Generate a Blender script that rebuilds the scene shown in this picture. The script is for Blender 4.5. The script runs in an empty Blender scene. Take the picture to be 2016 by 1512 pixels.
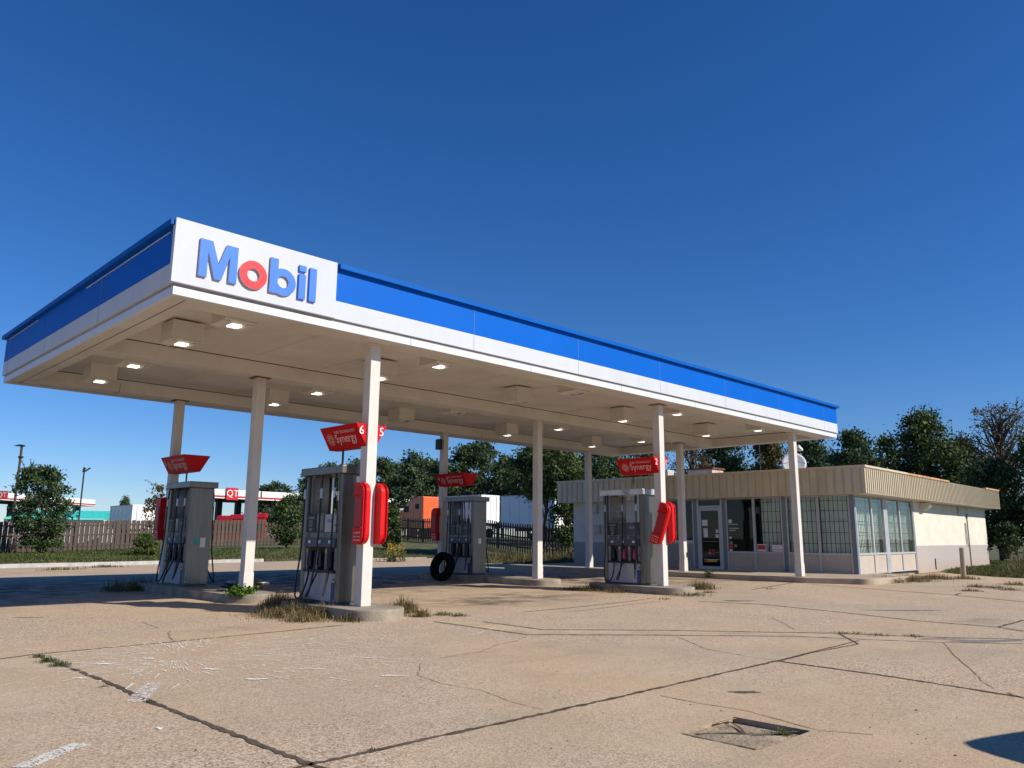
import bpy, bmesh, math, random
from mathutils import Vector, Matrix, noise as mnoise
random.seed(7)
sc = bpy.context.scene
R = math.radians

# ---------------------------------------------------------------- camera, world, sun, exposure
CAM = Vector((-7.680, -11.240, 1.320))
YAW, PITCH, ROLL, FPX = 0.7904587, 0.1924655, 0.0069235, 1538.55
_f = Vector((math.cos(YAW)*math.cos(PITCH), math.sin(YAW)*math.cos(PITCH), math.sin(PITCH)))
_r0 = Vector((math.sin(YAW), -math.cos(YAW), 0)); _u0 = _r0.cross(_f)
_r = _r0*math.cos(ROLL) + _u0*math.sin(ROLL)
_u = -_r0*math.sin(ROLL) + _u0*math.cos(ROLL)
cd = bpy.data.cameras.new('camera'); cam = bpy.data.objects.new('camera', cd)
sc.collection.objects.link(cam); sc.camera = cam
cd.sensor_width = 36; cd.lens = FPX/2016*36; cd.clip_start = .05; cd.clip_end = 4000
cam.matrix_world = Matrix(((_r.x,_u.x,-_f.x,CAM.x),(_r.y,_u.y,-_f.y,CAM.y),(_r.z,_u.z,-_f.z,CAM.z),(0,0,0,1)))
SUN = Vector((.55,-1.33,1)).normalized()
w = bpy.data.worlds.new('World'); sc.world = w; w.use_nodes = True
nt = w.node_tree; nt.nodes.clear()
sky = nt.nodes.new('ShaderNodeTexSky'); sky.sky_type = 'NISHITA'; sky.sun_disc = False
sky.sun_elevation = math.asin(SUN.z); sky.sun_rotation = math.atan2(SUN.x, SUN.y)
sky.altitude = 200; sky.air_density = 1.0; sky.dust_density = 0; sky.ozone_density = 6.0
hs = nt.nodes.new('ShaderNodeHueSaturation'); hs.inputs['Saturation'].default_value = 1.2
bg = nt.nodes.new('ShaderNodeBackground'); bg.inputs[1].default_value = .085
out = nt.nodes.new('ShaderNodeOutputWorld')
nt.links.new(sky.outputs[0], hs.inputs['Color']); tn = nt.nodes.new('ShaderNodeVectorMath'); tn.operation = 'MULTIPLY'; tn.inputs[1].default_value = (.90,.955,1.16)
nt.links.new(hs.outputs[0], tn.inputs[0]); nt.links.new(tn.outputs[0], bg.inputs[0]); nt.links.new(bg.outputs[0], out.inputs[0])
sl = bpy.data.lights.new('sun', 'SUN'); sl.energy = 5.0; sl.angle = R(.53); sl.color = (1, .92, .79)
so = bpy.data.objects.new('sun', sl); sc.collection.objects.link(so)
so.rotation_euler = SUN.to_track_quat('Z', 'Y').to_euler(); so.location = (0, 0, 60)
sc.view_settings.view_transform = 'Standard'; sc.view_settings.look = 'None'
sc.view_settings.exposure = .2; sc.view_settings.gamma = 1
sc.cycles.max_bounces = 8; sc.cycles.transparent_max_bounces = 16

def ray(u, v): return _f + _r*((u-1008)/FPX) - _u*((v-756)/FPX)
def gp(u, v, z=0.0):                        # photograph pixel -> point on a horizontal plane
    d = ray(u, v); return CAM + d*((z-CAM.z)/d.z)
def dp(u, v, D):                            # photograph pixel -> point at a depth in metres
    return CAM + ray(u, v)*D

# ---------------------------------------------------------------- materials
MATS = {}
def mat(name, col, rough=.6, metal=0, var=.12, vscale=3, bump=0, bscale=40, dirt=None, dscale=1.2, damt=.0, emit=None, spec=.5, stretch=None, coat=0):
    if name in MATS: return MATS[name]
    m = bpy.data.materials.new(name); m.use_nodes = True; MATS[name] = m
    t = m.node_tree; n = t.nodes; L = t.links
    b = n['Principled BSDF']
    b.inputs['Roughness'].default_value = rough; b.inputs['Metallic'].default_value = metal
    b.inputs['Specular IOR Level'].default_value = spec
    if coat: b.inputs['Coat Weight'].default_value = coat; b.inputs['Coat Roughness'].default_value = .1
    tc = n.new('ShaderNodeTexCoord'); mp = n.new('ShaderNodeMapping')
    L.new(tc.outputs['Object'], mp.inputs[0])
    if stretch: mp.inputs['Scale'].default_value = stretch
    nz = n.new('ShaderNodeTexNoise'); nz.inputs['Scale'].default_value = vscale; nz.inputs['Detail'].default_value = 6
    L.new(mp.outputs[0], nz.inputs['Vector'])
    rp = n.new('ShaderNodeMapRange'); rp.inputs[1].default_value = .3; rp.inputs[2].default_value = .7
    rp.inputs[3].default_value = 1-var; rp.inputs[4].default_value = 1+var
    L.new(nz.outputs[0], rp.inputs[0])
    mx = n.new('ShaderNodeVectorMath'); mx.operation = 'SCALE'; mx.inputs[0].default_value = col[:3]
    L.new(rp.outputs[0], mx.inputs['Scale'])
    last = mx.outputs[0]
    if dirt:
        n2 = n.new('ShaderNodeTexNoise'); n2.inputs['Scale'].default_value = dscale; n2.inputs['Detail'].default_value = 9; n2.inputs['Roughness'].default_value = .65
        L.new(mp.outputs[0], n2.inputs['Vector'])
        r2 = n.new('ShaderNodeMapRange'); r2.inputs[1].default_value = .48; r2.inputs[2].default_value = .75; r2.inputs[4].default_value = damt
        L.new(n2.outputs[0], r2.inputs[0])
        mm = n.new('ShaderNodeMix'); mm.data_type = 'RGBA'; mm.inputs[7].default_value = (*dirt, 1)
        L.new(r2.outputs[0], mm.inputs[0]); L.new(last, mm.inputs[6]); last = mm.outputs[2]
    L.new(last, b.inputs['Base Color'])
    if bump:
        n3 = n.new('ShaderNodeTexNoise'); n3.inputs['Scale'].default_value = bscale; n3.inputs['Detail'].default_value = 4
        L.new(mp.outputs[0], n3.inputs['Vector'])
        bp = n.new('ShaderNodeBump'); bp.inputs['Strength'].default_value = bump; bp.inputs['Distance'].default_value = .02
        L.new(n3.outputs[0], bp.inputs['Height']); L.new(bp.outputs[0], b.inputs['Normal'])
    if emit:
        b.inputs['Emission Color'].default_value = (*emit[:3], 1); b.inputs['Emission Strength'].default_value = emit[3]
    return m

def leafmat(name, cols, scale=.9, trans=.25):
    m = bpy.data.materials.new(name); m.use_nodes = True; t = m.node_tree; n = t.nodes; L = t.links
    b = n['Principled BSDF']; b.inputs['Roughness'].default_value = .62; b.inputs['Specular IOR Level'].default_value = .3
    g = n.new('ShaderNodeNewGeometry'); tc = n.new('ShaderNodeTexCoord')
    nz = n.new('ShaderNodeTexNoise'); nz.inputs['Scale'].default_value = scale; nz.inputs['Detail'].default_value = 3
    L.new(tc.outputs['Object'], nz.inputs['Vector'])
    ad = n.new('ShaderNodeMath'); ad.operation = 'MULTIPLY_ADD'; ad.inputs[1].default_value = .35
    L.new(g.outputs['Random Per Island'], ad.inputs[0])
    sb = n.new('ShaderNodeMath'); sb.operation = 'SUBTRACT'; sb.inputs[1].default_value = .17
    L.new(nz.outputs[0], sb.inputs[0]); L.new(sb.outputs[0], ad.inputs[2])
    cr = n.new('ShaderNodeValToRGB'); e = cr.color_ramp.elements
    e[0].position = .28; e[0].color = (*cols[0], 1); e[1].position = .72; e[1].color = (*cols[-1], 1)
    for i, c in enumerate(cols[1:-1]):
        x = e.new(.28+.44*(i+1)/(len(cols)-1)); x.color = (*c, 1)
    L.new(ad.outputs[0], cr.inputs[0]); L.new(cr.outputs[0], b.inputs['Base Color'])
    tr = n.new('ShaderNodeBsdfTranslucent'); L.new(cr.outputs[0], tr.inputs[0])
    mx = n.new('ShaderNodeMixShader'); mx.inputs[0].default_value = trans
    L.new(b.outputs[0], mx.inputs[1]); L.new(tr.outputs[0], mx.inputs[2])
    L.new(mx.outputs[0], n['Material Output'].inputs[0])
    MATS[name] = m; return m

def glassmat():
    m = bpy.data.materials.new('window_glass'); m.use_nodes = True; t = m.node_tree; n = t.nodes; L = t.links
    n.remove(n['Principled BSDF'])
    tr = n.new('ShaderNodeBsdfTransparent'); tr.inputs[0].default_value = (.90, .94, .92, 1)
    gl = n.new('ShaderNodeBsdfGlossy'); gl.inputs['Roughness'].default_value = .02
    fr = n.new('ShaderNodeFresnel'); fr.inputs[0].default_value = 1.5
    ml = n.new('ShaderNodeMath'); ml.operation = 'MULTIPLY'; ml.inputs[1].default_value = .38; L.new(fr.outputs[0], ml.inputs[0])
    mx = n.new('ShaderNodeMixShader'); L.new(ml.outputs[0], mx.inputs[0]); L.new(tr.outputs[0], mx.inputs[1]); L.new(gl.outputs[0], mx.inputs[2])
    L.new(mx.outputs[0], n['Material Output'].inputs[0]); return m

def cardmat():
    m = bpy.data.materials.new('translucent_card'); m.use_nodes = True; t = m.node_tree; n = t.nodes; L = t.links
    b = n['Principled BSDF']; b.inputs['Base Color'].default_value = (.22, .22, .21, 1); b.inputs['Roughness'].default_value = .4
    tr = n.new('ShaderNodeBsdfTranslucent'); tr.inputs[0].default_value = (.75, .75, .74, 1)
    mx = n.new('ShaderNodeMixShader'); mx.inputs[0].default_value = .62
    L.new(b.outputs[0], mx.inputs[1]); L.new(tr.outputs[0], mx.inputs[2]); L.new(mx.outputs[0], n['Material Output'].inputs[0]); return m

WHITE = mat('white_fascia', (.54,.575,.63), .5, spec=.1, var=.025, vscale=.7, dirt=(.42,.41,.39), dscale=1.5, damt=.28, stretch=(1,1,.12))
LIPW = mat('white_lip', (.60,.64,.70), .45, spec=.2, var=.02, dirt=(.45,.42,.38), dscale=3, damt=.15)
BLUE = mat('blue_band', (.001,.112,.53), .5, spec=.08, var=.06, vscale=.8, dirt=(.012,.10,.45), dscale=1.4, damt=.45, stretch=(1,1,.15))
CAPB = mat('blue_cap', (.002,.10,.44), .5, spec=.08, var=.05)
GROOVE = mat('grey_groove', (.33,.32,.31), .6, dirt=(.16,.13,.1), damt=.5, dscale=4)
SOFFIT = mat('soffit_paint', (.61,.585,.535), .5, var=.05, vscale=1.3, dirt=(.36,.31,.25), dscale=.9, damt=.4)
DARKLINE = mat('dark_seam', (.03,.025,.02), .8)
COLP = mat('column_paint', (.62,.595,.56), .55, spec=.25, var=.05, vscale=6, dirt=(.42,.35,.29), dscale=2.2, damt=.45, bump=.08, bscale=18, stretch=(1,1,.35))
RUST = mat('rust', (.16,.06,.025), .9, var=.35, vscale=14)
LETB = mat('letter_blue', (.05,.19,.84), .45, spec=.2, var=.03)
LETR = mat('letter_red', (.86,.045,.06), .45, spec=.2, var=.03)
LETE = mat('letter_edge', (.42,.42,.45), .4)
LENS = mat('lamp_lens', (.9,.9,.88), .4, emit=(1,.96,.88,1.7))
LENSOFF = mat('lamp_lens_off', (.5,.48,.44), .35)
STEEL = mat('brushed_steel', (.185,.172,.15), .40, metal=.85, var=.12, vscale=30, dirt=(.13,.10,.07), dscale=1.6, damt=.6, stretch=(1,1,.06))
STEELB = mat('bright_steel', (.45,.45,.44), .35, metal=.8, var=.06)
PWHITE = mat('pump_white', (.42,.42,.45), .5, var=.07, vscale=5, dirt=(.22,.24,.33), dscale=2.0, damt=.6)
PGREY = mat('pump_grey', (.06,.065,.082), .5, var=.08, vscale=6, dirt=(.07,.07,.08), damt=.4)
PLIGHT = mat('pump_light_grey', (.17,.18,.205), .5, var=.08, vscale=6, dirt=(.12,.12,.14), damt=.5, dscale=3)
PBLUE = mat('pump_blue', (.02,.055,.22), .45, var=.1, dirt=(.05,.06,.10), damt=.5)
BLACK = mat('black_plastic', (.012,.012,.013), .5, var=.2)
SCREEN = mat('lcd_screen', (.07,.075,.075), .18)
RUBBER = mat('hose_rubber', (.010,.010,.011), .5, var=.2)
YELLOW = mat('yellow_label', (.65,.42,.03), .5)
PAPER = mat('paper', (.7,.7,.68), .7, var=.06)
TEAL = mat('teal_sticker', (.03,.32,.27), .5)
MAGENTA = mat('nozzle_cover', (.42,.06,.09), .5, var=.3, vscale=18)
RED = mat('sign_red', (.52,.008,.012), .45, spec=.12, var=.05, dirt=(.42,.02,.02), damt=.25)
REDBOX = mat('box_red', (.60,.008,.012), .42, spec=.2, var=.05, dirt=(.5,.03,.03), damt=.2)
REDDK = mat('box_red_recess', (.40,.004,.008), .45)
SWHITE = mat('sign_white', (.72,.72,.72), .5, var=.02)
SFADE = mat('sign_faded', (.74,.52,.50), .5, var=.05)
CONCI = mat('island_concrete', (.31,.265,.21), .9, var=.2, vscale=4, bump=.35, bscale=40, dirt=(.12,.095,.07), dscale=1.9, damt=.9)
KERBW = mat('kerb_paint', (.40,.40,.385), .8, var=.15, vscale=4, dirt=(.26,.22,.17), dscale=2.5, damt=.9, bump=.2)
SLABC = mat('walk_concrete', (.40,.32,.24), .85, var=.12, vscale=2, bump=.2, dirt=(.22,.16,.11), damt=.5)
FASC = mat('store_fascia', (.58,.515,.385), .5, var=.08, vscale=2, dirt=(.33,.26,.18), dscale=2.2, damt=.6, stretch=(1,1,.2))
FASCR = mat('store_fascia_rib', (.45,.39,.285), .55, var=.04)
CAPM = mat('store_cap', (.58,.50,.37), .5, var=.05)
RUSTCAP = mat('rusted_cap', (.52,.27,.11), .75, var=.3, vscale=6, dirt=(.6,.5,.36), dscale=3, damt=.8)
GREYP = mat('store_grey', (.37,.335,.315), .7, var=.06, vscale=3, dirt=(.24,.20,.17), damt=.4)
POSTB = mat('store_post', (.16,.19,.235), .5, var=.07)
MULL = mat('window_aluminium', (.47,.48,.50), .45, metal=.25, var=.05)
TANP = mat('store_panel', (.46,.395,.335), .7, var=.05, vscale=3, dirt=(.30,.24,.19), damt=.3)
BARS = mat('window_bars', (.02,.021,.022), .55)
BLIND = mat('window_blind', (.80,.84,.82), .7, var=.05, vscale=2)
DARKIN = mat('dark_interior', (.02,.02,.02), .9)
GLASS = glassmat(); CARD = cardmat()
CREDIT = mat('sticker_dark', (.2,.2,.22), .5)
REDST = mat('sticker_red', (.45,.03,.02), .5)
DARKM = mat('dark_metal', (.05,.048,.045), .5, metal=.3)
DISHW = mat('dish_white', (.62,.62,.63), .45)
WOODP = mat('bollard_wood', (.36,.30,.22), .85, var=.25, vscale=8, stretch=(1,1,.15), dirt=(.12,.09,.06), damt=.6, dscale=4)
FENCE = mat('fence_wood', (.082,.060,.048), .8, var=.25, vscale=5, stretch=(1,1,.1), dirt=(.06,.045,.04), damt=.4)
TYRE = mat('tyre_rubber', (.008,.008,.008), .95, spec=.1, var=.3, vscale=20)
BAGM = mat('black_bag', (.010,.010,.010), .35)
BARK = mat('bark', (.085,.066,.052), .9, var=.3, vscale=6, bump=.5, bscale=15)
CRACK = mat('joint_dirt', (.085,.062,.042), .95, var=.5, vscale=9)
CRACKF = mat('fine_crack', (.27,.195,.125), .95, var=.3, vscale=9)
PAINT = mat('road_paint', (.86,.84,.79), .7, var=.15, vscale=30)
PAINTF = mat('worn_paint', (.72,.68,.60), .75, var=.2, vscale=25)
ORANGE = mat('truck_orange', (.72,.115,.012), .35, coat=.4)
TRAILW = mat('trailer_white', (.82,.83,.84), .4, var=.04)
TRAILG = mat('trailer_grey', (.60,.62,.64), .5, var=.06)
TEALR = mat('teal_roof', (.05,.52,.47), .5)
QRED = mat('far_red', (.50,.015,.03), .4)
QDARK = mat('far_dark', (.03,.028,.028), .7)
CARP = mat('car_paint', (.20,.21,.23), .3, metal=.5, coat=.5)

# ---------------------------------------------------------------- mesh helpers
class MB:
    def __init__(s): s.v = []; s.f = []; s.m = []
    def add(s, vs, fs, m=0):
        o = len(s.v); s.v += [tuple(x) for x in vs]
        for q in fs: s.f.append([i+o for i in q]); s.m.append(m)
        return s
    def box(s, x0, x1, y0, y1, z0, z1, m=0):
        return s.add([(x0,y0,z0),(x1,y0,z0),(x1,y1,z0),(x0,y1,z0),(x0,y0,z1),(x1,y0,z1),(x1,y1,z1),(x0,y1,z1)],
              [(0,3,2,1),(4,5,6,7),(0,1,5,4),(1,2,6,5),(2,3,7,6),(3,0,4,7)], m)
    def prism(s, pts, axis, a, b, m=0, side=None):
        def P(p, h): return {'x':(h,p[0],p[1]),'y':(p[0],h,p[1]),'z':(p[0],p[1],h)}[axis]
        n = len(pts); o = len(s.v)
        s.v += [P(p,a) for p in pts]+[P(p,b) for p in pts]
        s.f.append([o+i for i in range(n)][::-1]); s.m.append(m)
        s.f.append([o+n+i for i in range(n)]); s.m.append(m)
        for i in range(n):
            j = (i+1) % n; s.f.append([o+i,o+j,o+n+j,o+n+i]); s.m.append(m if side is None else side)
        return s
    def ring(s, cx, cz, ro, ri, y0, y1, n=40, m=0, side=None, sx=1):
        o = len(s.v); sd = m if side is None else side
        for y in (y0, y1):
            for rr in (ro, ri):
                for i in range(n):
                    a = 2*math.pi*i/n; s.v.append((cx+rr*sx*math.cos(a), y, cz+rr*math.sin(a)))
        for i in range(n):
            j = (i+1) % n
            for q, mm in (((i,j,n+j,n+i),m),((2*n+i,3*n+i,3*n+j,2*n+j),m),((i,2*n+i,2*n+j,j),sd),((n+i,n+j,3*n+j,3*n+i),sd)):
                s.f.append([o+k for k in q]); s.m.append(mm)
        return s
    def tube(s, pts, r, n=8, m=0, r1=None):
        pts = [Vector(p) for p in pts]; o = len(s.v); N = len(pts); prev = None
        for k, p in enumerate(pts):
            t = (pts[min(k+1,N-1)]-pts[max(k-1,0)]); t = t.normalized() if t.length > 1e-9 else Vector((0,0,1))
            if prev is None:
                a = t.orthogonal().normalized()
            else:
                a = prev - t*prev.dot(t); a = a.normalized() if a.length > 1e-6 else t.orthogonal().normalized()
            prev = a; b = t.cross(a)
            rr = r if r1 is None else r+(r1-r)*k/max(1,N-1)
            for i in range(n):
                an = 2*math.pi*i/n; s.v.append(tuple(p+a*(rr*math.cos(an))+b*(rr*math.sin(an))))
        for k in range(N-1):
            for i in range(n):
                j = (i+1) % n; s.f.append([o+k*n+i,o+k*n+j,o+(k+1)*n+j,o+(k+1)*n+i]); s.m.append(m)
        s.f.append([o+i for i in range(n)][::-1]); s.m.append(m)
        s.f.append([o+(N-1)*n+i for i in range(n)]); s.m.append(m)
        return s
    def quad(s, a, b, c, d, m=0): return s.add([a,b,c,d], [(0,1,2,3)], m)
    def build(s, name, mats, parent=None, bevel=0, smooth=False, loc=None, rot=None):
        me = bpy.data.meshes.new(name); me.from_pydata(s.v, [], s.f)
        if not isinstance(mats, (list,tuple)): mats = [mats]
        for x in mats: me.materials.append(x)
        if len(mats) > 1: me.polygons.foreach_set('material_index', s.m)
        if smooth: me.polygons.foreach_set('use_smooth', [True]*len(me.polygons))
        me.update()
        o = bpy.data.objects.new(name, me); sc.collection.objects.link(o)
        if parent is not None: o.parent = parent
        if loc is not None: o.location = loc
        if rot is not None: o.rotation_euler = rot
        if bevel:
            md = o.modifiers.new('bevel','BEVEL'); md.width = bevel; md.segments = 2; md.limit_method = 'ANGLE'
        return o
def tag(o, label=None, cat=None, group=None, kind=None):
    if label: o['label'] = label
    if cat: o['category'] = cat
    if group: o['group'] = group
    if kind: o['kind'] = kind
    return o
def empty(name, loc=(0,0,0), rz=0, label=None, cat=None, group=None):
    o = bpy.data.objects.new(name, None); sc.collection.objects.link(o); o.empty_display_size = .2
    o.location = loc; o.rotation_euler = (0,0,rz); return tag(o, label, cat, group)
KIDS = {}
def copy_tree(o, parent=None):
    c = o.copy(); sc.collection.objects.link(c)
    if parent is not None: c.parent = parent
    for ch in [x for x in bpy.data.objects if x.parent == o]: copy_tree(ch, c)
    return c
def struct(o): o['kind'] = 'structure'; return o
def smoothpath(pts, n=6):
    P = [Vector(p) for p in pts]; P = [P[0]*2-P[1]]+P+[P[-1]*2-P[-2]]; outp = []
    for i in range(1, len(P)-2):
        for k in range(n):
            t = k/n; a,b,c,d = P[i-1],P[i],P[i+1],P[i+2]
            outp.append(.5*((2*b)+(c-a)*t+(2*a-5*b+4*c-d)*t*t+(3*b-a-3*c+d)*t**3))
    outp.append(P[-2]); return outp
def text(body, size, m, name, parent, M, extrude=.002, align='CENTER', sx=1):
    cu = bpy.data.curves.new('tmp', 'FONT'); cu.body = body; cu.size = size; cu.extrude = extrude
    cu.align_x = align; cu.align_y = 'CENTER'; cu.resolution_u = 3
    t = bpy.data.objects.new('tmp', cu); sc.collection.objects.link(t)
    dg = bpy.context.evaluated_depsgraph_get(); me = bpy.data.meshes.new_from_object(t.evaluated_get(dg))
    bpy.data.objects.remove(t); bpy.data.curves.remove(cu)
    me.transform(M @ Matrix.Diagonal((sx,1,1,1))); me.materials.clear(); me.materials.append(m); me.name = name
    o = bpy.data.objects.new(name, me); sc.collection.objects.link(o)
    if parent is not None: o.parent = parent
    return o
def frame(o, x, y):                       # matrix with local x, y axes and origin
    x = Vector(x).normalized(); y = Vector(y); z = x.cross(y).normalized(); y = z.cross(x)
    return Matrix(((x.x,y.x,z.x,o[0]),(x.y,y.y,z.y,o[1]),(x.z,y.z,z.z,o[2]),(0,0,0,1)))

# ---------------------------------------------------------------- terrain and apron
APR = [(-90,12),(-40,19.5),(-15,22.6),(0,24),(14,25.8),(22.5,26.4),(24.6,22.5),(25.6,17),(26,13),(30,11),(30,2),(28.2,.1),(26.6,-1.2),(25.0,-3),(24.2,-6),(26,-14),(34,-40),(40,-120),(-90,-120)]
def sdist(x, y):
    d = 1e9; ins = False; n = len(APR)
    for i in range(n):
        ax, ay = APR[i]; bx, by = APR[(i+1) % n]
        ex, ey = bx-ax, by-ay; t = max(0, min(1, ((x-ax)*ex+(y-ay)*ey)/(ex*ex+ey*ey)))
        d = min(d, math.hypot(x-ax-ex*t, y-ay-ey*t))
        if (ay > y) != (by > y) and x < (bx-ax)*(y-ay)/(by-ay)+ax: ins = not ins
    return -d if ins else d
CTRL = []
for u, D, z in ((-300,48,.05),(0,30,.12),(300,31,.12),(590,33,.12),(860,36,.12),(0,47,.08),(150,48,.2),(298,52,.34),(420,56,.45),(547,60,.55),(700,65,.85),(800,68,1.05),(880,58,.75),(947,48,.35),(1045,46,.15),(1100,45,.1),(600,80,1.0),(900,80,1.15),(300,85,.3),(0,85,.1),(-200,85,.1),(1000,78,1.1),(1500,60,.3),(1900,40,.15),(2200,40,.2),(1200,70,.8)):
    p = dp(u, 1000, D); CTRL.append((p.x, p.y, z))
def tz(x, y):
    sd = sdist(x, y); s = w_ = 0
    for a, b, z in CTRL:
        k = 1/((x-a)**2+(y-b)**2+4)**1.5; s += k*z; w_ += k
    h = s/w_
    if sd < 0: return max(-.15, sd*.25)
    return min(1, sd/.6)*.10 + min(1, sd/8)*max(0, h-.1)
def axis(lo, hi, a, b, st):
    L = []; q = a
    while q <= b: L.append(q); q += st
    d = st; q = a
    while q > lo: d *= 1.45; q -= d; L.insert(0, q)
    d = st; q = L[-1]
    while q < hi: d *= 1.45; q += d; L.append(q)
    return L
XS = axis(-900, 1200, -24, 56, 1.0); YS = axis(-300, 1500, -12, 66, 1.0)
g = MB(); nx = len(XS)
for y in YS:
    for x in XS: g.v.append((x, y, tz(x, y)))
for j in range(len(YS)-1):
    for i in range(nx-1):
        g.f.append([j*nx+i, j*nx+i+1, (j+1)*nx+i+1, (j+1)*nx+i]); g.m.append(0)
GRASSG = mat('grass_soil', (.075,.085,.03), .95, var=.35, vscale=1.1, dirt=(.17,.125,.06), dscale=.6, damt=.75, bump=.5, bscale=8)
struct(g.build('ground', GRASSG, smooth=True))

def concrete():
    m = bpy.data.materials.new('apron_concrete'); m.use_nodes = True; t = m.node_tree; n = t.nodes; L = t.links
    b = n['Principled BSDF']; b.inputs['Roughness'].default_value = .88; b.inputs['Specular IOR Level'].default_value = .25
    tc = n.new('ShaderNodeTexCoord'); co = tc.outputs['Object']
    def noise(s, d=5, r=.55, vec=co):
        x = n.new('ShaderNodeTexNoise'); x.inputs['Scale'].default_value = s; x.inputs['Detail'].default_value = d; x.inputs['Roughness'].default_value = r
        L.new(vec, x.inputs['Vector']); return x.outputs[0]
    def rng(v, a, b_, c, d):
        x = n.new('ShaderNodeMapRange'); x.inputs[1].default_value = a; x.inputs[2].default_value = b_; x.inputs[3].default_value = c; x.inputs[4].default_value = d
        L.new(v, x.inputs[0]); return x.outputs[0]
    def mix(f, a, b_, bt='MIX'):
        x = n.new('ShaderNodeMix'); x.data_type = 'RGBA'; x.blend_type = bt
        for s, v in ((0,f),(6,a),(7,b_)):
            if isinstance(v, (tuple,float,int)): x.inputs[s].default_value = v if s == 0 else (*v,1)
            else: L.new(v, x.inputs[s])
        return x.outputs[2]
    def mul(a, b_):
        x = n.new('ShaderNodeMath'); x.operation = 'MULTIPLY'
        for i, v in enumerate((a,b_)):
            if isinstance(v, (float,int)): x.inputs[i].default_value = v
            else: L.new(v, x.inputs[i])
        return x.outputs[0]
    c = mix(rng(noise(.32,4),.35,.65,0,1), (0.499,0.357,0.215), (0.421,0.331,0.219))
    c = mix(rng(noise(.9,7,.62),.45,.72,0,.75), c, (0.559,0.443,0.301))
    c = mix(rng(noise(1.1,9,.68),.50,.72,0,.55), c, (.33,.265,.18))
    mp_ = n.new('ShaderNodeMapping'); mp_.inputs['Rotation'].default_value = (0,0,.6); mp_.inputs['Scale'].default_value = (.5,2.6,1); L.new(co, mp_.inputs[0])
    c = mix(rng(noise(.8,8,.7,mp_.outputs[0]),.52,.70,0,.5), c, (.30,.245,.18))
    c = mix(rng(noise(.16,4,.5),.50,.66,0,.6), c, (0.344,0.297,0.219))
    # rust-tinted soil wash
    c = mix(rng(noise(.22,3),.56,.72,0,.55), c, (0.503,0.331,0.172))
    # exposed aggregate, coarser where the surface is worn
    vo = n.new('ShaderNodeTexVoronoi'); vo.inputs['Scale'].default_value = 75; L.new(co, vo.inputs['Vector'])
    hv = n.new('ShaderNodeSeparateColor'); L.new(vo.outputs['Color'], hv.inputs[0])
    agg = mix(rng(hv.outputs[0],.1,.9,0,1), (.20,.135,.09), (0.722,0.576,0.439))
    wear = rng(noise(.24,6,.62),.42,.60,.22,.72)
    c = mix(wear, c, agg)
    fine = rng(noise(260,2),.3,.7,.86,1.14)
    vm = n.new('ShaderNodeVectorMath'); vm.operation = 'SCALE'; L.new(c, vm.inputs[0]); L.new(fine, vm.inputs['Scale']); c = vm.outputs[0]
    # dark pebbles
    vo3 = n.new('ShaderNodeTexVoronoi'); vo3.inputs['Scale'].default_value = 38; L.new(co, vo3.inputs['Vector'])
    c = mix(mul(rng(vo3.outputs['Distance'],.16,.24,.8,0), wear), c, (.17,.115,.085))
    # specks
    vo2 = n.new('ShaderNodeTexVoronoi'); vo2.inputs['Scale'].default_value = 9; L.new(co, vo2.inputs['Vector'])
    c = mix(rng(vo2.outputs['Distance'],.03,.06,.5,0), c, (.10,.075,.055))
    # oil and tyre dirt where cars stood, strengthened to paint in canopy shade
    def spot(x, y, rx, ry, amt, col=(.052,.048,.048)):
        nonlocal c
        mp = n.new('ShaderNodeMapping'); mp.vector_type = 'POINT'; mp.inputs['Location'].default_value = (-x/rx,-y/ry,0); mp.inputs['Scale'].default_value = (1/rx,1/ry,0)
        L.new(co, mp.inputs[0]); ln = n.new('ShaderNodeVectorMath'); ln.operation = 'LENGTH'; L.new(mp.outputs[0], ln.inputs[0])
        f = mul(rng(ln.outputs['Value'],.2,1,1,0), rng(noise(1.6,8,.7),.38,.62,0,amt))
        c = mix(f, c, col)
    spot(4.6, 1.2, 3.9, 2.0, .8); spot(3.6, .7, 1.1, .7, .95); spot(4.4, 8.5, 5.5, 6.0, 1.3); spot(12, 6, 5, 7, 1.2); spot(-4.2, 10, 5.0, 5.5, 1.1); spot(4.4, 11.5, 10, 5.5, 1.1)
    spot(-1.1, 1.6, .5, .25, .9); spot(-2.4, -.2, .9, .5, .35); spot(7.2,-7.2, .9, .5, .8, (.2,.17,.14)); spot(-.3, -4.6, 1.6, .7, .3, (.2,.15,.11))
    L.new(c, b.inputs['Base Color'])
    bp = n.new('ShaderNodeBump'); bp.inputs['Strength'].default_value = .22; bp.inputs['Distance'].default_value = .008
    ad = n.new('ShaderNodeMath'); ad.operation = 'ADD'; L.new(vo.outputs['Distance'], ad.inputs[0]); L.new(noise(30,6), ad.inputs[1])
    L.new(ad.outputs[0], bp.inputs['Height']); L.new(bp.outputs[0], b.inputs['Normal'])
    return m
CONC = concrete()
PX0, PX1, PY0, PY1 = -2.83, -2.09, -8.585, -7.985
a = MB()
def flat(x0, x1, y0, y1): a.quad((x0,y0,0),(x1,y0,0),(x1,y1,0),(x0,y1,0))
flat(-90,PX0,-120,PY1); flat(PX1,24,-120,PY1); flat(PX0,PX1,-120,PY0); flat(-90,24,PY1,11.9)
a.v += [(x,y,0) for x,y in ((-90,11.9),(24,11.9),(26.05,13),(25.65,17),(24.65,22.55),(22.52,26.45),(14,25.85),(0,24.05),(-15,22.65),(-40,19.55),(-90,12.02))]
a.f.append(list(range(len(a.v)-11, len(a.v)))); a.m.append(0)
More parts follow.
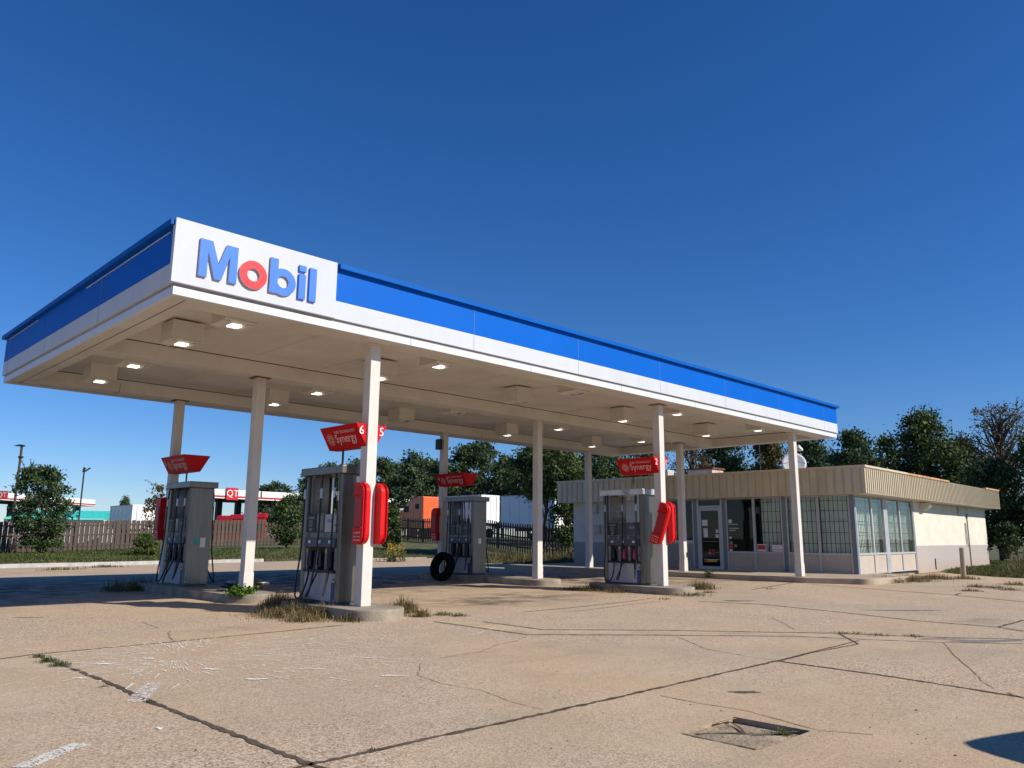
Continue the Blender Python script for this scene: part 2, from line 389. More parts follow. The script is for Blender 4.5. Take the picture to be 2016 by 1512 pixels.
a.v += [(x,y,0) for x,y in ((24,11.9),(24,-120),(40,-120),(34,-40),(26.05,-14),(24.25,-6),(25.05,-3),(26.65,-1.2),(28.25,.1),(30,2),(30,11))]
a.f.append(list(range(len(a.v)-11, len(a.v)))); a.m.append(0)
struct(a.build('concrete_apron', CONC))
# the sunken broken patch in the slab
p = MB(); zb = -.045
for x0,y0,x1,y1 in ((PX0,PY0,PX1,PY0),(PX1,PY0,PX1,PY1),(PX1,PY1,PX0,PY1),(PX0,PY1,PX0,PY0)):
    p.quad((x0,y0,0),(x1,y1,0),(x1,y1,zb-.02),(x0,y0,zb-.02))
N = 14
for j in range(N+1):
    for i in range(N+1):
        x = PX0+(PX1-PX0)*i/N; y = PY0+(PY1-PY0)*j/N
        p.v.append((x,y,-.003-.034*(i/N)**1.6-.008*(j/N)+.006*mnoise.noise((x*7,y*7,1))))
o = len(p.v)-(N+1)**2
for j in range(N):
    for i in range(N): p.f.append([o+j*(N+1)+i,o+j*(N+1)+i+1,o+(j+1)*(N+1)+i+1,o+(j+1)*(N+1)+i]); p.m.append(0)
PATCH = mat('broken_patch', (.36,.275,.18), .95, var=.4, vscale=7, dirt=(.12,.10,.08), dscale=3.5, damt=.95, bump=.9, bscale=30)
struct(p.build('sunken_patch', PATCH))

def ribbon(mb, pts, wd, z=.004, jit=.65, seg=.05, wob=.1):
    wd *= .95
    pts = [Vector((q[0],q[1],0)) for q in pts]
    line = []
    for i in range(len(pts)-1):
        k = max(1, int((pts[i+1]-pts[i]).length/seg))
        for j in range(k): line.append(pts[i].lerp(pts[i+1], j/k))
    line.append(pts[-1]); n = len(line); o = len(mb.v); sd = random.random()*50
    for k, q in enumerate(line):
        t = (line[min(k+1,n-1)]-line[max(k-1,0)]).normalized(); nrm = Vector((-t.y,t.x,0))
        c = q+nrm*wd*wob*2*mnoise.noise((q.x*3+sd,q.y*3,0))
        wa = wd*.5*(1+jit*mnoise.noise((q.x*9+sd,q.y*9,2)) + jit*.7*random.uniform(-1,1)); wb = wd*.5*(1+jit*mnoise.noise((q.x*9,q.y*9+sd,7)) + jit*.7*random.uniform(-1,1))
        mb.v += [tuple(c+nrm*wa+Vector((0,0,z))), tuple(c-nrm*wb+Vector((0,0,z)))]
    for k in range(n-1): mb.f.append([o+2*k,o+2*k+1,o+2*k+3,o+2*k+2]); mb.m.append(0)
def G(*uv): return [gp(u,v) for u,v in uv]
jt = MB()
JOINTS = [([(-12,-1.5),(-5.39,-1.21),(-5.04,-1.09)],.035),([(-5.04,-1.09),(-3.4,-1.05),(-1.9,-.95)],.03),([(-1.9,-.95),(-.9,-.85)],.04),
 ([(-5.04,-1.09),(-5.02,-3.2),(-5.06,-4.5),(-5.05,-6.93)],.05),([(-5.05,-6.93),(-2.2,-6.95),(.71,-6.92)],.045),([(.71,-6.92),(.6,-8.2),(.37,-9.4),(.2,-14)],.05),
 ([(.71,-6.92),(3.15,-6.83)],.03),([(-5.05,-6.93),(-5.05,-14)],.05),([(-14,-6.9),(-5.05,-6.93)],.04)]
for pts, wd in JOINTS: ribbon(jt, pts, wd)
for uv, wd in (([(951,1224),(1069,1240),(1300,1241),(1640,1247),(1740,1251),(1850,1255),(2016,1259)],.035),([(853,1224),(1037,1250),(1300,1251),(1560,1253),(1700,1259),(1850,1265),(2016,1268)],.025),
   ([(1650,1247),(1690,1268),(1590,1287),(1540,1301)],.03),([(1375,1184),(1500,1190),(1650,1205),(1800,1222),(1965,1235),(2016,1243)],.05),([(1965,1235),(2016,1221)],.05),
   ([(1590,1150),(1720,1160),(1880,1172),(2016,1185)],.06),([(1880,1172),(1890,1168)],.06),([(1480,1161),(1600,1141)],.06),([(1030,1205),(1120,1197),(1240,1184),(1290,1177)],.03),
   ([(1120,1205),(1300,1184)],.02)): ribbon(jt, G(*uv), wd)
ribbon(jt, [(-2.72,-8.05),(-2.5,-8.2),(-2.42,-8.33),(-2.28,-8.42),(-2.12,-8.5)], .03, z=-.012)
ribbon(jt, [(-2.45,-8.28),(-2.3,-8.15),(-2.2,-8.02)], .02, z=-.014); ribbon(jt, [(-2.83,-8.02),(-2.83,-8.3),(-2.83,-8.57)], .02)
struct(jt.build('pavement_joints', CRACK))
fc = MB()
for uv, wd in (([(865,1296),(940,1284),(985,1268),(1020,1262),(1038,1251)],.012),([(830,1306),(822,1330),(870,1346),(950,1360),(1000,1380),(1070,1397)],.008),
   ([(335,1242),(333,1253),(345,1262)],.02),([(280,1225),(310,1237)],.014),([(1335,1255),(1390,1278),(1470,1292),(1530,1300)],.012),([(1520,1216),(1545,1228),(1565,1240)],.012),
   ([(1858,1266),(1880,1292),(1915,1320),(1930,1338),(1957,1356)],.010),([(1985,1364),(2016,1376)],.02),([(1300,1370),(1380,1385),(1480,1402),(1545,1420),(1610,1438),(1720,1447)],.012),([(1410,1425),(1445,1414)],.02),
   ([(0,1120+12),(90,1124),(190,1131),(270,1141)],.03),([(360,1117),(375,1135)],.05),([(1285,1250),(1300,1249)],.02)):
    ribbon(fc, G(*uv), wd, wob=1.0, jit=.8, seg=.04)
struct(fc.build('pavement_cracks', CRACKF))
# trench fill and the small hole
tr = MB(); up = G((951,1226),(1069,1241.5),(1300,1242.5),(1640,1248.5)); lo = G((1640,1255),(1300,1250),(1037,1249),(853,1223))
tr.v += [(q.x,q.y,.003) for q in up+lo]; tr.f.append(list(range(len(tr.v)))[::-1]); tr.m.append(0)
TRF = mat('trench_fill', (.50,.385,.25), .95, var=.35, vscale=40, bump=.6, bscale=60, dirt=(.2,.14,.09), damt=.6)
struct(tr.build('trench_patch', TRF))
def blob(mb, c, rx, ry, z, n=22, rough=.35, ang=0):
    o = len(mb.v); sd = random.random()*100; ca, sa = math.cos(ang), math.sin(ang)
    for i in range(n):
        t = 2*math.pi*i/n; k = 1+rough*mnoise.noise((math.cos(t)*1.7+sd,math.sin(t)*1.7,sd))*2
        x, y = rx*k*math.cos(t), ry*k*math.sin(t); mb.v.append((c[0]+x*ca-y*sa, c[1]+x*sa+y*ca, z))
    mb.f.append(list(range(o,o+n))); mb.m.append(0)
hb = MB(); q = gp(1470,1363); blob(hb, q, .13, .05, .004, ang=-.75)
q = gp(1452,1183); blob(hb, q, .35, .09, .004, ang=-.75)
for u,v in ((430,1204),(60,1216),(1330,1148)): blob(hb, gp(u,v), .22, .04, .003, ang=-.7)
struct(hb.build('pavement_holes', mat('hole_dirt', (.11,.085,.06), .95, var=.5, vscale=12)))
gpm = MB(); blob(gpm, gp(1940,1262), .55, .12, .0035, ang=-.6); blob(gpm, gp(1780,1202), .7, .12, .003, ang=-.75); blob(gpm, gp(1850,1258),.3,.06,.003,ang=-.7)
struct(gpm.build('tar_patches', mat('tar_grey', (.20,.18,.16), .9, var=.3, vscale=15, bump=.5)))
# splashed white paint
sp = MB(); c0 = gp(345,1292)
for k in range(760):
    an = random.uniform(0, 2*math.pi); d = (.18+.82*random.random()**.8)*(2.2 if -1.6 < an < .6 or an > 4.7 else 1.25); 
    if random.random() < .3: d *= 1.5
    ln = random.choice((.02,.03,.04,.06,.08,.14))*random.uniform(.7,1.3)*(1+d*.7); wd = random.uniform(.004,.012)
    px, py = c0.x+math.cos(an)*d, c0.y+math.sin(an)*d; an += random.gauss(0,.10); dx, dy = math.cos(an), math.sin(an)
    if k % 3 == 0: blob(sp, (px+random.gauss(0,.08),py+random.gauss(0,.08)), random.uniform(.006,.03), random.uniform(.004,.014), .0055+random.random()*.0004, n=9, rough=.8, ang=an); continue
    ribbon(sp, [(px,py),(px+dx*ln,py+dy*ln)], wd, z=.005+random.random()*.001, jit=.9, seg=.03)
for u, v, rx, ry in ((295,1297,.07,.03),(205,1308,.09,.03),(415,1318,.07,.03),(500,1338,.10,.03),(160,1336,.06,.03),(770,1331,.10,.025),(315,1435,.02,.05),(620,1318,.12,.02)):
    blob(sp, gp(u,v), rx, ry, .006, rough=.6, ang=-.7)
struct(sp.build('paint_splash', PAINT))
wp = MB()
for pts, wd in ((G((40,1512),(160,1465)),.12),(G((268,1383),(300,1345)),.15)):
    for k in range(620):
        A, B = Vector(pts[0]), Vector(pts[1]); t = random.random(); n_ = Vector((-(B-A).y,(B-A).x,0)).normalized()
        blob(wp, A.lerp(B,t)+n_*random.uniform(-wd/2,wd/2), random.uniform(.004,.014), random.uniform(.003,.009), .004+random.random()*.0005, n=6, rough=.6, ang=random.random()*3)
A = gp(930,1251); B = gp(975,1236); ribbon(wp, [A,B], .015)
struct(wp.build('worn_paint_marks', PAINTF))
lt = MB(); rl = random.Random(23)
for k in range(260):
    q = gp(rl.uniform(-20,2036), 1175+337*rl.random()**1.4); r_ = rl.uniform(.004,.011)*(1.6 if rl.random() < .1 else 1); o = len(lt.v)
    for i in range(6): a_ = i*1.047+rl.random()*.4; k_ = r_*rl.uniform(.6,1.2); lt.v.append((q.x+k_*math.cos(a_),q.y+k_*math.sin(a_),.001))
    lt.v.append((q.x+rl.uniform(-.3,.3)*r_,q.y+rl.uniform(-.3,.3)*r_,r_*rl.uniform(.4,.9)))
    for i in range(6): lt.f.append([o+i,o+(i+1)%6,o+6]); lt.m.append(0)
tag(lt.build('loose_stones', mat('stone_litter',(.20,.155,.115),.9,var=.6,vscale=.8)), kind='stuff')
# kerb behind the forecourt
def kerb(name, pts, m, wd=.16, h=.15):
    k = MB(); n = len(pts); P = [Vector((x,y,0)) for x,y in pts]; L2 = []
    for i in range(n-1):
        c = max(1,int((P[i+1]-P[i]).length/1.2))
        for j in range(c): L2.append(P[i].lerp(P[i+1],j/c))
    L2.append(P[-1]); n = len(L2)
    for i, q in enumerate(L2):
        t = (L2[min(i+1,n-1)]-L2[max(i-1,0)]).normalized(); nr = Vector((-t.y,t.x,0)); hh = h+.015*mnoise.noise((q.x*.8,q.y,0))
        for a_, z_ in ((-.02,-.1),(0,hh-.03),(.03,hh),(wd,hh),(wd,-.1)): k.v.append(tuple(q+nr*a_+Vector((0,0,z_))))
    for i in range(n-1):
        for j in range(4): k.f.append([i*5+j,i*5+j+1,(i+1)*5+j+1,(i+1)*5+j]); k.m.append(0)
    return struct(k.build(name, m))
kerb('kerb', [(-40,19.55),(-15,22.65),(0,24.02),(11.5,25.5)], KERBW)
kerb('kerb', [(14.5,25.88),(22.5,26.42)], CONCI, h=.06)

# ---------------------------------------------------------------- fuelling canopy
XA, XC, YA, YB = -3.70, 18.18, -.49, 8.94
XS_, CX, CY = -1.136, (0, 8.615, 15.915), (0, 4.154, 8.344)
can = empty('gas_canopy', (0,0,0), label='long white and blue flat fuel station canopy on nine square columns', cat='canopy')
def perim(mb, e, z0, z1, t=.05, m=0):     # a band round the canopy edge, e metres proud of the lip line
    x0,x1,y0,y1 = XA-e, XC+e, YA-e, YB+e
    mb.box(x0,x1,y0,y0+t,z0,z1,m); mb.box(x0,x1,y1-t,y1,z0,z1,m); mb.box(x0,x0+t,y0+t,y1-t,z0,z1,m); mb.box(x1-t,x1,y0+t,y1-t,z0,z1,m)
lip = MB(); perim(lip, 0, 4.6, 4.722, .06); lip.build('lip', LIPW, can, bevel=.006)
gr = MB(); perim(gr, -.012, 4.722, 4.764, .05); gr.build('channel', GROOVE, can)
wb = MB(); perim(wb, .03, 4.764, 5.068, .05); wb.build('white_band', WHITE, can, bevel=.004)
bb = MB(); perim(bb, .03, 5.071, 5.62, .05); bb.build('blue_band', BLUE, can)
cp = MB(); e = .115; t = .16
x0,x1,y0,y1 = XA-e, XC+e, YA-e, YB+e
cp.box(-1.11,x1,y0,y0+t,5.60,5.685); cp.box(x0,x1,y1-t,y1,5.60,5.685); cp.box(x0,x0+t,y0+.10,y1-t,5.60,5.685); cp.box(x1-t,x1,y0+t,y1-t,5.60,5.685)
cp.build('cap', CAPB, can, bevel=.005)
# panel seams, one sliver per joint
SEAM = mat('seam_grey', (.16,.20,.34), .6)
for x in (1.91,4.95,8.0,11.05,14.15,17.2): MB().box(x-.003,x+.003,YA-.0325,YA-.02,4.77,5.60).build('panel_seam', SEAM, can)
for y in (2.6,5.7,8.6): MB().box(XA-.0325,XA-.02,y-.005,y+.005,4.77,5.60).build('panel_seam', SEAM, can)
for x in (.45,3.5,6.5,9.6,12.7,15.7): MB().box(x-.004,x+.004,YA-.0025,YA+.01,4.605,4.72).build('lip_seam', SEAM, can)
for ya, yb in ((-.3,3.4),(6.4,8.7)): MB().box(XA-.046,XA-.0305,ya,yb,5.548,5.552).build('light_strip', SWHITE, can)
sp_ = MB(); sp_.box(XA-.06,XS_,YA-.06,YA-.031,4.764,5.70); sp_.box(XA-.06,XA-.031,YA-.031,YA+.03,4.764,5.70)
sgn = sp_.build('sign_panel', WHITE, can, bevel=.003)
yl0, yl1 = YA-.061, YA-.10
Mp = [(-3.41,4.92),(-3.285,4.92),(-3.285,5.30),(-3.175,4.92),(-3.07,4.92),(-2.962,5.30),(-2.962,4.92),(-2.84,4.92),(-2.84,5.48),(-3.015,5.48),(-3.12,5.15),(-3.228,5.48),(-3.41,5.48)]
LM = [LETB, LETE]
MB().prism(Mp,'y',yl1,yl0,0,1).build('letter', LM, sgn, bevel=.004)
MB().ring(-2.585,5.127,.218,.098,yl1,yl0,56,0,1).build('letter', [LETR,LETE], sgn)
MB().prism([(-2.32,4.93),(-2.192,4.93),(-2.192,5.48),(-2.32,5.48)],'y',yl1,yl0,0,1).ring(-2.098,5.132,.214,.094,yl1+.003,yl0,56,0,1).build('letter', LM, sgn)
MB().box(-1.835,-1.713,yl1,yl0,4.93,5.335).box(-1.835,-1.713,yl1,yl0,5.378,5.478).build('letter', LM, sgn, bevel=.004)
MB().box(-1.65,-1.525,yl1,yl0,4.93,5.478).build('letter', LM, sgn, bevel=.004)
# deck and beams
dk = MB(); dk.box(XA+.06,XC-.06,YA+.06,YB-.06,4.90,5.0)
for k in range(1,14):
    x = XA+1.62*k
    dk.box(x-.003,x+.003,.07,8.2,4.898,4.9005,1)
dk.build('deck', [SOFFIT, mat('deck_seam',(.33,.30,.26),.7)], can)
rf = MB(); rf.box(XA-.02,XC+.02,YA-.02,YB+.02,5.40,5.46); rf.build('roof', mat('roof_grey',(.4,.4,.4),.8), can)
for nm, bx in (('beam',(XA+.06,XC-.06,YA+.06,.07)),('beam',(-3.23,17.75,3.92,4.39)),('beam',(XA+.06,XC-.06,8.15,YB-.06)),('beam',(XA+.06,-3.23,.07,8.15)),('beam',(17.75,XC-.06,.07,8.15))):
    b_ = MB(); b_.box(*bx,4.602,4.905); b_.build(nm, SOFFIT, can, bevel=.004)
dl = MB()
dl.box(-3.2,17.7,3.912,3.921,4.885,4.899); dl.box(-3.2,17.7,8.142,8.151,4.885,4.899); dl.box(17.742,17.751,.1,3.9,4.885,4.899); dl.box(17.742,17.751,4.4,8.1,4.885,4.899)
dl.box(-3.45,-3.44,-.3,8.7,4.598,4.6025); dl.box(-3.6,18,8.6,8.606,4.598,4.6025)
for x in (-1.5,2.2,6.3,10.1): dl.box(x-.004,x+.004,8.145,8.6,4.598,4.8)
dl.build('beam_joint', DARKLINE, can)
for k in range(12):
    y = 1.0+k*.52+random.uniform(-.1,.1); l = random.uniform(.15,.4)
    MB().box(XA+.002,XA+.05,y,y+l,4.588,4.5995).build('bent_edge', LIPW, can)
for X in CX:
    for Y in CY:
        zb_ = .17 if X < 15 else .18
        c_ = MB(); c_.box(-.1,.1,-.1,.1,zb_,4.5995); col = c_.build('column', COLP, can, bevel=.008, loc=(X,Y,0))
        f_ = MB(); f_.box(-.17,.17,-.17,.17,4.585,4.5985); f_.build('cap_plate', RUST if random.random() < .55 else COLP, col)
        if X > 15 or Y == CY[1]: MB().box(-.108,.108,-.108,.108,zb_+.001,.55).build('sleeve', COLP, col, bevel=.004)
# nine lamps by four rows, hung below the deck
def make_lamp(on):
    r = empty('canopy_light')
    h = MB(); s_ = .265
    h.box(-s_,s_,-s_,s_,.05,.375); h.build('housing', SOFFIT, r, bevel=.006)
    z = MB(); z.box(-s_-.012,s_+.012,-s_-.012,s_+.012,.033,.052)
    for k in (-1,1): z.prism([(k*.27,.03),(k*.15,.03),(k*.13,.0),(k*.19,.0)][::k],'y',-.2,.2)
    z.build('bezel', SOFFIT, r, bevel=.003)
    MB().box(-.092,.092,-.08,.08,.002,.032).build('lens', LENS if on else LENSOFF, r)
    return r
PR = {True: make_lamp(True), False: make_lamp(False)}
LX, LY = (-2.36,1.7,5.75,10.0,14.3), (.32,2.02,4.66,6.85)
XN = ['by the left end','second from the left','in the middle','second from the right','by the right end']
YN = ['in the front row','in the second row from the front','in the third row from the front','in the back row']
used = {True:0, False:0}
for j, y in enumerate(LY):
    for i, x in enumerate(LX):
        on = i != 2
        o = PR[on] if not used[on] else copy_tree(PR[on]); used[on] = 1
        o.location = (x+random.uniform(-.06,.06)-(.14 if j == 1 else 0), y, 4.525-(.03 if j == 1 else 0))
        tag(o, ('glowing' if on else 'unlit')+' square canopy ceiling lamp '+XN[i]+' '+YN[j], 'ceiling lamp', 'lamps under the canopy')

# ---------------------------------------------------------------- pump islands
def island(x, y0, y1, label, hw=.51, h=.17):
    pts = []
    for k in range(33): a_ = math.pi+math.pi*k/32; pts.append((x+hw*math.cos(a_), y0+hw+hw*math.sin(a_)))
    for k in range(33): a_ = math.pi*k/32; pts.append((x+hw*math.cos(a_), y1-hw+hw*math.sin(a_)))
    i_ = MB(); i_.prism(pts,'z',-.05,h); o = i_.build('pump_island', CONCI)
    md = o.modifiers.new('bevel','BEVEL'); md.width = .02; md.segments = 2; md.limit_method = 'ANGLE'; md.angle_limit = R(50)
    return tag(o, label, 'pump island', 'raised concrete pump islands')
island(0,-.80,2.15,'rounded concrete island overgrown with dry weeds under the nearest pump')
island(8.615,-.80,2.15,'rounded concrete island under the pump with the tilted red box')
island(0,3.45,9.1,'long concrete island under the pump with the teal sticker')
island(8.615,3.45,9.1,'long concrete island under the pump with the tyre')

# ---------------------------------------------------------------- fuel dispensers
def make_pump():
    r = empty('fuel_dispenser')
    MB().box(-.255,.255,-.60,.60,0,.045).build('plinth', PGREY, r)
    for s in (-1,1):
        MB().box(-.27,.27,min(s*.50,s*.62),max(s*.50,s*.62),.045,2.19).build('end_column', STEEL, r, bevel=.012)
    co = MB(); co.box(-.10,.10,-.495,.495,.045,.56); co.box(-.15,.15,-.495,.495,.93,1.50); co.box(-.06,.06,-.495,.495,.56,.93); co.build('core', BLACK, r)
    for y in (-.46,.46):
        for x in (-.2,.2): MB().box(x-.02,x+.02,y-.02,y+.02,1.515,2.19).build('frame_post', STEELB, r)
    cap_ = MB(); cap_.box(-.335,.335,-.68,.68,2.19,2.33); cap_.build('cap', STEEL, r, bevel=.012)
    # bowed card behind the hoses
    cd_ = MB(); n = 10
    for k in range(n+1):
        y = -.03+.46*k/n; x = -.17-.03*math.sin(math.pi*k/n)
        cd_.v += [(x,y,1.52),(x,y,2.16)]
    for k in range(n): cd_.f.append([2*k,2*k+1,2*k+3,2*k+2]); cd_.m.append(0)
    card = cd_.build('notice_card', CARD, r, smooth=True)
    md = card.modifiers.new('thickness','SOLIDIFY'); md.thickness = .004
    ci = MB()
    for y,z in ((.12,1.86),(.27,1.86),(.12,1.74),(.27,1.74)):
        xx = -.214
        for i in range(16):
            a0,a1 = 2*math.pi*i/16, 2*math.pi*(i+1)/16
            ci.add([(xx+.01,y+.035*math.cos(a0),z+.035*math.sin(a0)),(xx+.01,y+.035*math.cos(a1),z+.035*math.sin(a1)),(xx+.01,y+.028*math.cos(a1),z+.028*math.sin(a1)),(xx+.01,y+.028*math.cos(a0),z+.028*math.sin(a0))],[(0,1,2,3)])
        ci.add([(xx+.01,y-.022,z-.02),(xx+.01,y-.018,z-.024),(xx+.01,y+.022,z+.02),(xx+.01,y+.018,z+.024)],[(0,1,2,3)])
    ci.build('warning_rings', BLACK, r)
    for s in (-1,1):
        def bx(mb, xa, xb, ya, yb, za, zb): mb.box(min(s*xa,s*xb),max(s*xa,s*xb),min(-s*ya,-s*yb),max(-s*ya,-s*yb),za,zb); return mb
        # face coordinates: y runs along the face, + is towards the far end for the side that faces the camera
        bx(MB(),.10,.265,-.49,.49,.05,.515).build('lower_panel', PWHITE, r, bevel=.006)
        if s < 0: bx(MB(),.262,.270,-.495,-.40,.05,.36).build('blue_trim', PBLUE, r)
        bx(MB(),.10,.305,-.495,.495,.517,.56).build('ledge', BLACK, r, bevel=.006)
        nb = MB()
        for y in (-.47,-.17,.13,.45): bx(nb,.08,.255,y-.035,y+.035,.562,.93)
        bx(nb,.075,.09,-.49,.49,.562,.93); nb.build('nozzle_bay', PLIGHT, r)
        yl = MB()
        for y in (-.17,.13,.45): bx(yl,.256,.259,y-.022,y+.022,.85,.905)
        yl.build('grade_label', YELLOW, r)
        bs = MB(); bs.prism([(s*.15,.932),(s*.30,.945),(s*.285,1.10),(s*.15,1.10)][::-s],'y',-.49,.49); bs.build('button_strip', PGREY, r, bevel=.004)
        bt = MB()
        for y in (-.33,.0,.33): bx(bt,.288,.298,y-.035,y+.035,1.01,1.06)
        bt.build('grade_button', PAPER, r)
        dp_ = MB(); bx(dp_,.14,.27,-.49,.49,1.102,1.19); dp_.build('price_strip', PLIGHT, r)
        sc_ = MB()
        for y in (-.31,0,.31): bx(sc_,.268,.273,y-.12,y+.12,1.115,1.178)
        sc_.build('price_display', SCREEN, r)
        bx(MB(),.14,.272,-.49,.49,1.192,1.51).build('head', PGREY, r, bevel=.006)
        rd = bx(MB(),.27,.283,.17,.47,1.20,1.50).build('card_reader', BLACK, r, bevel=.004)
        k_ = MB()
        bx(k_,.282,.289,.22,.42,1.43,1.465)
        for i in range(4):
            for j in range(4): bx(k_,.282,.288,.27+.033*i,.294+.033*i,1.29+.03*j,1.312+.03*j)
        bx(k_,.282,.287,.28,.37,1.215,1.268)
        k_.build('keypad', PLIGHT, rd)
        bx(MB(),.27,.279,-.08,.14,1.225,1.49).build('screen', SCREEN, r, bevel=.003)
        bx(MB(),.27,.277,-.47,-.12,1.20,1.50).build('cover_plate', PLIGHT if s > 0 else PWHITE, r, bevel=.003)
        bx(MB(),.276,.279,-.36,-.20,1.36,1.42).build('sticker', CREDIT, r)
        for i, y in enumerate((.30,-.02,-.34)):
            yy = -s*y
            nz = MB()
            nz.prism([(-.03,.0),(.035,.02),(.05,.15),(.04,.27),(-.01,.30),(-.04,.20),(-.055,.10)],'y',-.03,.03)
            nz.v = [(s*(.235+(-.0+vx)),yy+vy,.575+vz) for vx,vy,vz in nz.v]
            nz.tube([(s*.22,yy,.84),(s*.17,yy,.89),(s*.11,yy,.87)],.013,8)
            nz.tube([(s*.285,yy,.60),(s*.33,yy,.66),(s*.325,yy,.76),(s*.285,yy,.83)],.009,6)
            nz.build('nozzle', BLACK, r, bevel=.01)
            hy = -s*(.515,-.03,-.455)[i]
            sg = 1 if i % 2 else -1
            pts = [(s*.30,hy,2.20),(s*.325,hy,1.9),(s*.335,hy,1.3),(s*.36,hy+.01*sg,.8),(s*.42,hy+.02*sg,.35),(s*.46,hy*.8+yy*.2+.05*sg,.10+.04*i),(s*.45,hy*.3+yy*.7+.10*sg,.11+.04*i),(s*.36,yy+.06*sg,.36),(s*.285,yy,.60)]
            ho = MB().tube(smoothpath(pts,6),.016,8).build('hose', RUBBER, r, smooth=True)
            fx = MB(); fx.tube([(s*.322,hy,1.95),(s*.326,hy,1.78)],.021,8)
            fx.build('swivel', STEELB, ho)
    bolts = MB()
    for z in (.4,.7,1.0,1.3): bolts.box(-.287,-.272,-.485,-.47,z,z+.03)
    bolts.build('hinge', BLACK, r)
    return r
pump = make_pump()
P0 = [(0,.955,0,'nearest steel fuel pump with white lower panel beside the first white column'),(8.615,.955,0,'steel fuel pump with dark red nozzles and blotched cap'),
      (0,7.18,0,'steel fuel pump with teal sticker and wide hose loops at left rear'),(8.615,7.18,0,'dark steel fuel pump behind the leaning tyre')]
pumps = []
for i, (x,y,rz,lb) in enumerate(P0):
    o = pump if i == 0 else copy_tree(pump)
    o.location = (x,y,.17); o.rotation_euler = (0,0,rz); tag(o, lb, 'fuel pump', 'fuel pumps on the islands'); pumps.append(o)
def kids(o): return [x for x in bpy.data.objects if x.parent == o]
for k in kids(pumps[1]):
    if k.name.startswith('nozzle') and not k.name.startswith('nozzle_bay'):
        if sum(v.co.x for v in k.data.vertices) < 0:
            k.data = k.data.copy(); k.data.materials.clear(); k.data.materials.append(MAGENTA if sum(v.co.y for v in k.data.vertices)/len(k.data.vertices) < .2 else BLACK)
    if k.name.startswith('cover_plate'): k.data = k.data.copy(); k.data.materials.clear(); k.data.materials.append(PGREY)
for i in (2,3):
    for k in kids(pumps[i]):
        if k.name.startswith('cover_plate'): k.data = k.data.copy(); k.data.materials.clear(); k.data.materials.append(PGREY)
        if k.name.startswith('notice_card'): k.data = k.data.copy(); k.data.materials.clear(); k.data.materials.append(PLIGHT)
CAPBL = mat('blotched_cap', (.60,.61,.63), .35, metal=.4, var=.05, dirt=(.04,.035,.03), dscale=2.6, damt=1.0)
for k in kids(pumps[1]):
    if k.name.startswith('cap'): k.data = k.data.copy(); k.data.materials.clear(); k.data.materials.append(CAPBL)
tag(MB().box(-.12,.0,-.6245,-.6205,.92,1.08).build('sticker', TEAL, pumps[2]), 'teal sticker')
tag(MB().box(.03,.15,-.6245,-.6205,.86,1.07).build('sticker', PAPER, pumps[2]))
tag(MB().box(-.06,.06,-.6245,-.6205,.92,1.08).build('sticker', PAPER, pumps[3]))
tag(MB().box(-.04,.03,-.6245,-.6205,1.10,1.125).box(-.02,.04,-.6245,-.6205,1.05,1.075).build('sticker', CREDIT, pumps[0]))

# ---------------------------------------------------------------- number boards above the pumps
def board(root, d, L, n1, n2, near, colour):
    ti, to, bt, h = .115, .32, .10, .385
    bd = MB()
    def V(x,y,z): return (x, d*y, z)
    y0, y1 = -.06, L
    bd.add([V(-bt,y0,0),V(bt,y0,0),V(bt,y1,0),V(-bt,y1,0),V(-to,y0,h),V(to,y0,h),V(to,y1,h),V(-to,y1,h)],
       [(0,1,2,3),(4,5,6,7),(0,4,7,3),(1,2,6,5),(3,7,6,2),(0,1,5,4)])
    bm = bmesh.new(); o = bd.build('board', RED, root, bevel=.006)
    bm.from_mesh(o.data); bmesh.ops.recalc_face_normals(bm, faces=bm.faces); bm.to_mesh(o.data); bm.free()
    for s, num in ((-1,n1),(1,n2)):
        up = Vector((s*to,0,h))-Vector((s*bt,0,0)); up.normalize()
        xd = Vector((0,1,0)) if s > 0 else Vector((0,-1,0)); nrm = xd.cross(up).normalized()
        cen = Vector((s*(to+bt)/2, d*L*.5, h/2))+nrm*.004
        m = colour
        k = L/1.1
        text('Synergy', .225*k, m, 'lettering', o, frame(cen+up*(-.025)+xd*.13*k, xd, up), .001, sx=.92)
        text('FUEL TECHNOLOGY', .072*k, m, 'lettering', o, frame(cen+up*.10+xd*.16*k, xd, up), .001, sx=.95)
        st = MB(); cc = cen - xd*.34*k + up*(-.02)
        for rr, ln, wd, nn in ((.030,.030,.014,12),(.066,.026,.014,16),(.098,.02,.012,16)):
            for q in range(nn):
                a_ = 2*math.pi*q/nn; dr = xd*math.cos(a_)+up*math.sin(a_); pr = xd*-math.sin(a_)+up*math.cos(a_)
                q0 = cc+dr*rr; q1 = cc+dr*(rr+ln)
                st.quad(q0-pr*wd*.5,q0+pr*wd*.5,q1+pr*wd*.35,q1-pr*wd*.35)
        st.build('starburst', m, o)
        if near:
            text(num, .21, SWHITE, 'number', o, frame((s*.205,d*(y0)-d*.004,.265), (d,0,0), (0,0,1)), .001)
        elif s < 0:
            text(num, .2, m, 'number', o, frame(cen-xd*(.5*L+.0)+xd*-.0+xd*.06+up*.05, xd, up), .001)
    return o
def sign(x, y, d, z, L, n1, n2, near, label):
    r = empty('pump_sign', (x,y,z), label=label, cat='sign', group='red pump number signs')
    board(r, d, L, n1, n2, near, SFADE)
    MB().tube([(0,d*.80,-.32),(0,d*.80,.02)],.02,8).build('pole', DARKM, r)
    return r
sign(0,0,1,2.81,1.10,'6','5',True,'bright red two-sided sign numbered six and five on the nearest column')
sign(8.615,0,1,2.88,1.10,'2','1',True,'red two-sided sign numbered two and one before the store')
sign(0,8.344,-1,2.76,1.32,'8','7',False,'dark red two-sided sign at the far left column')
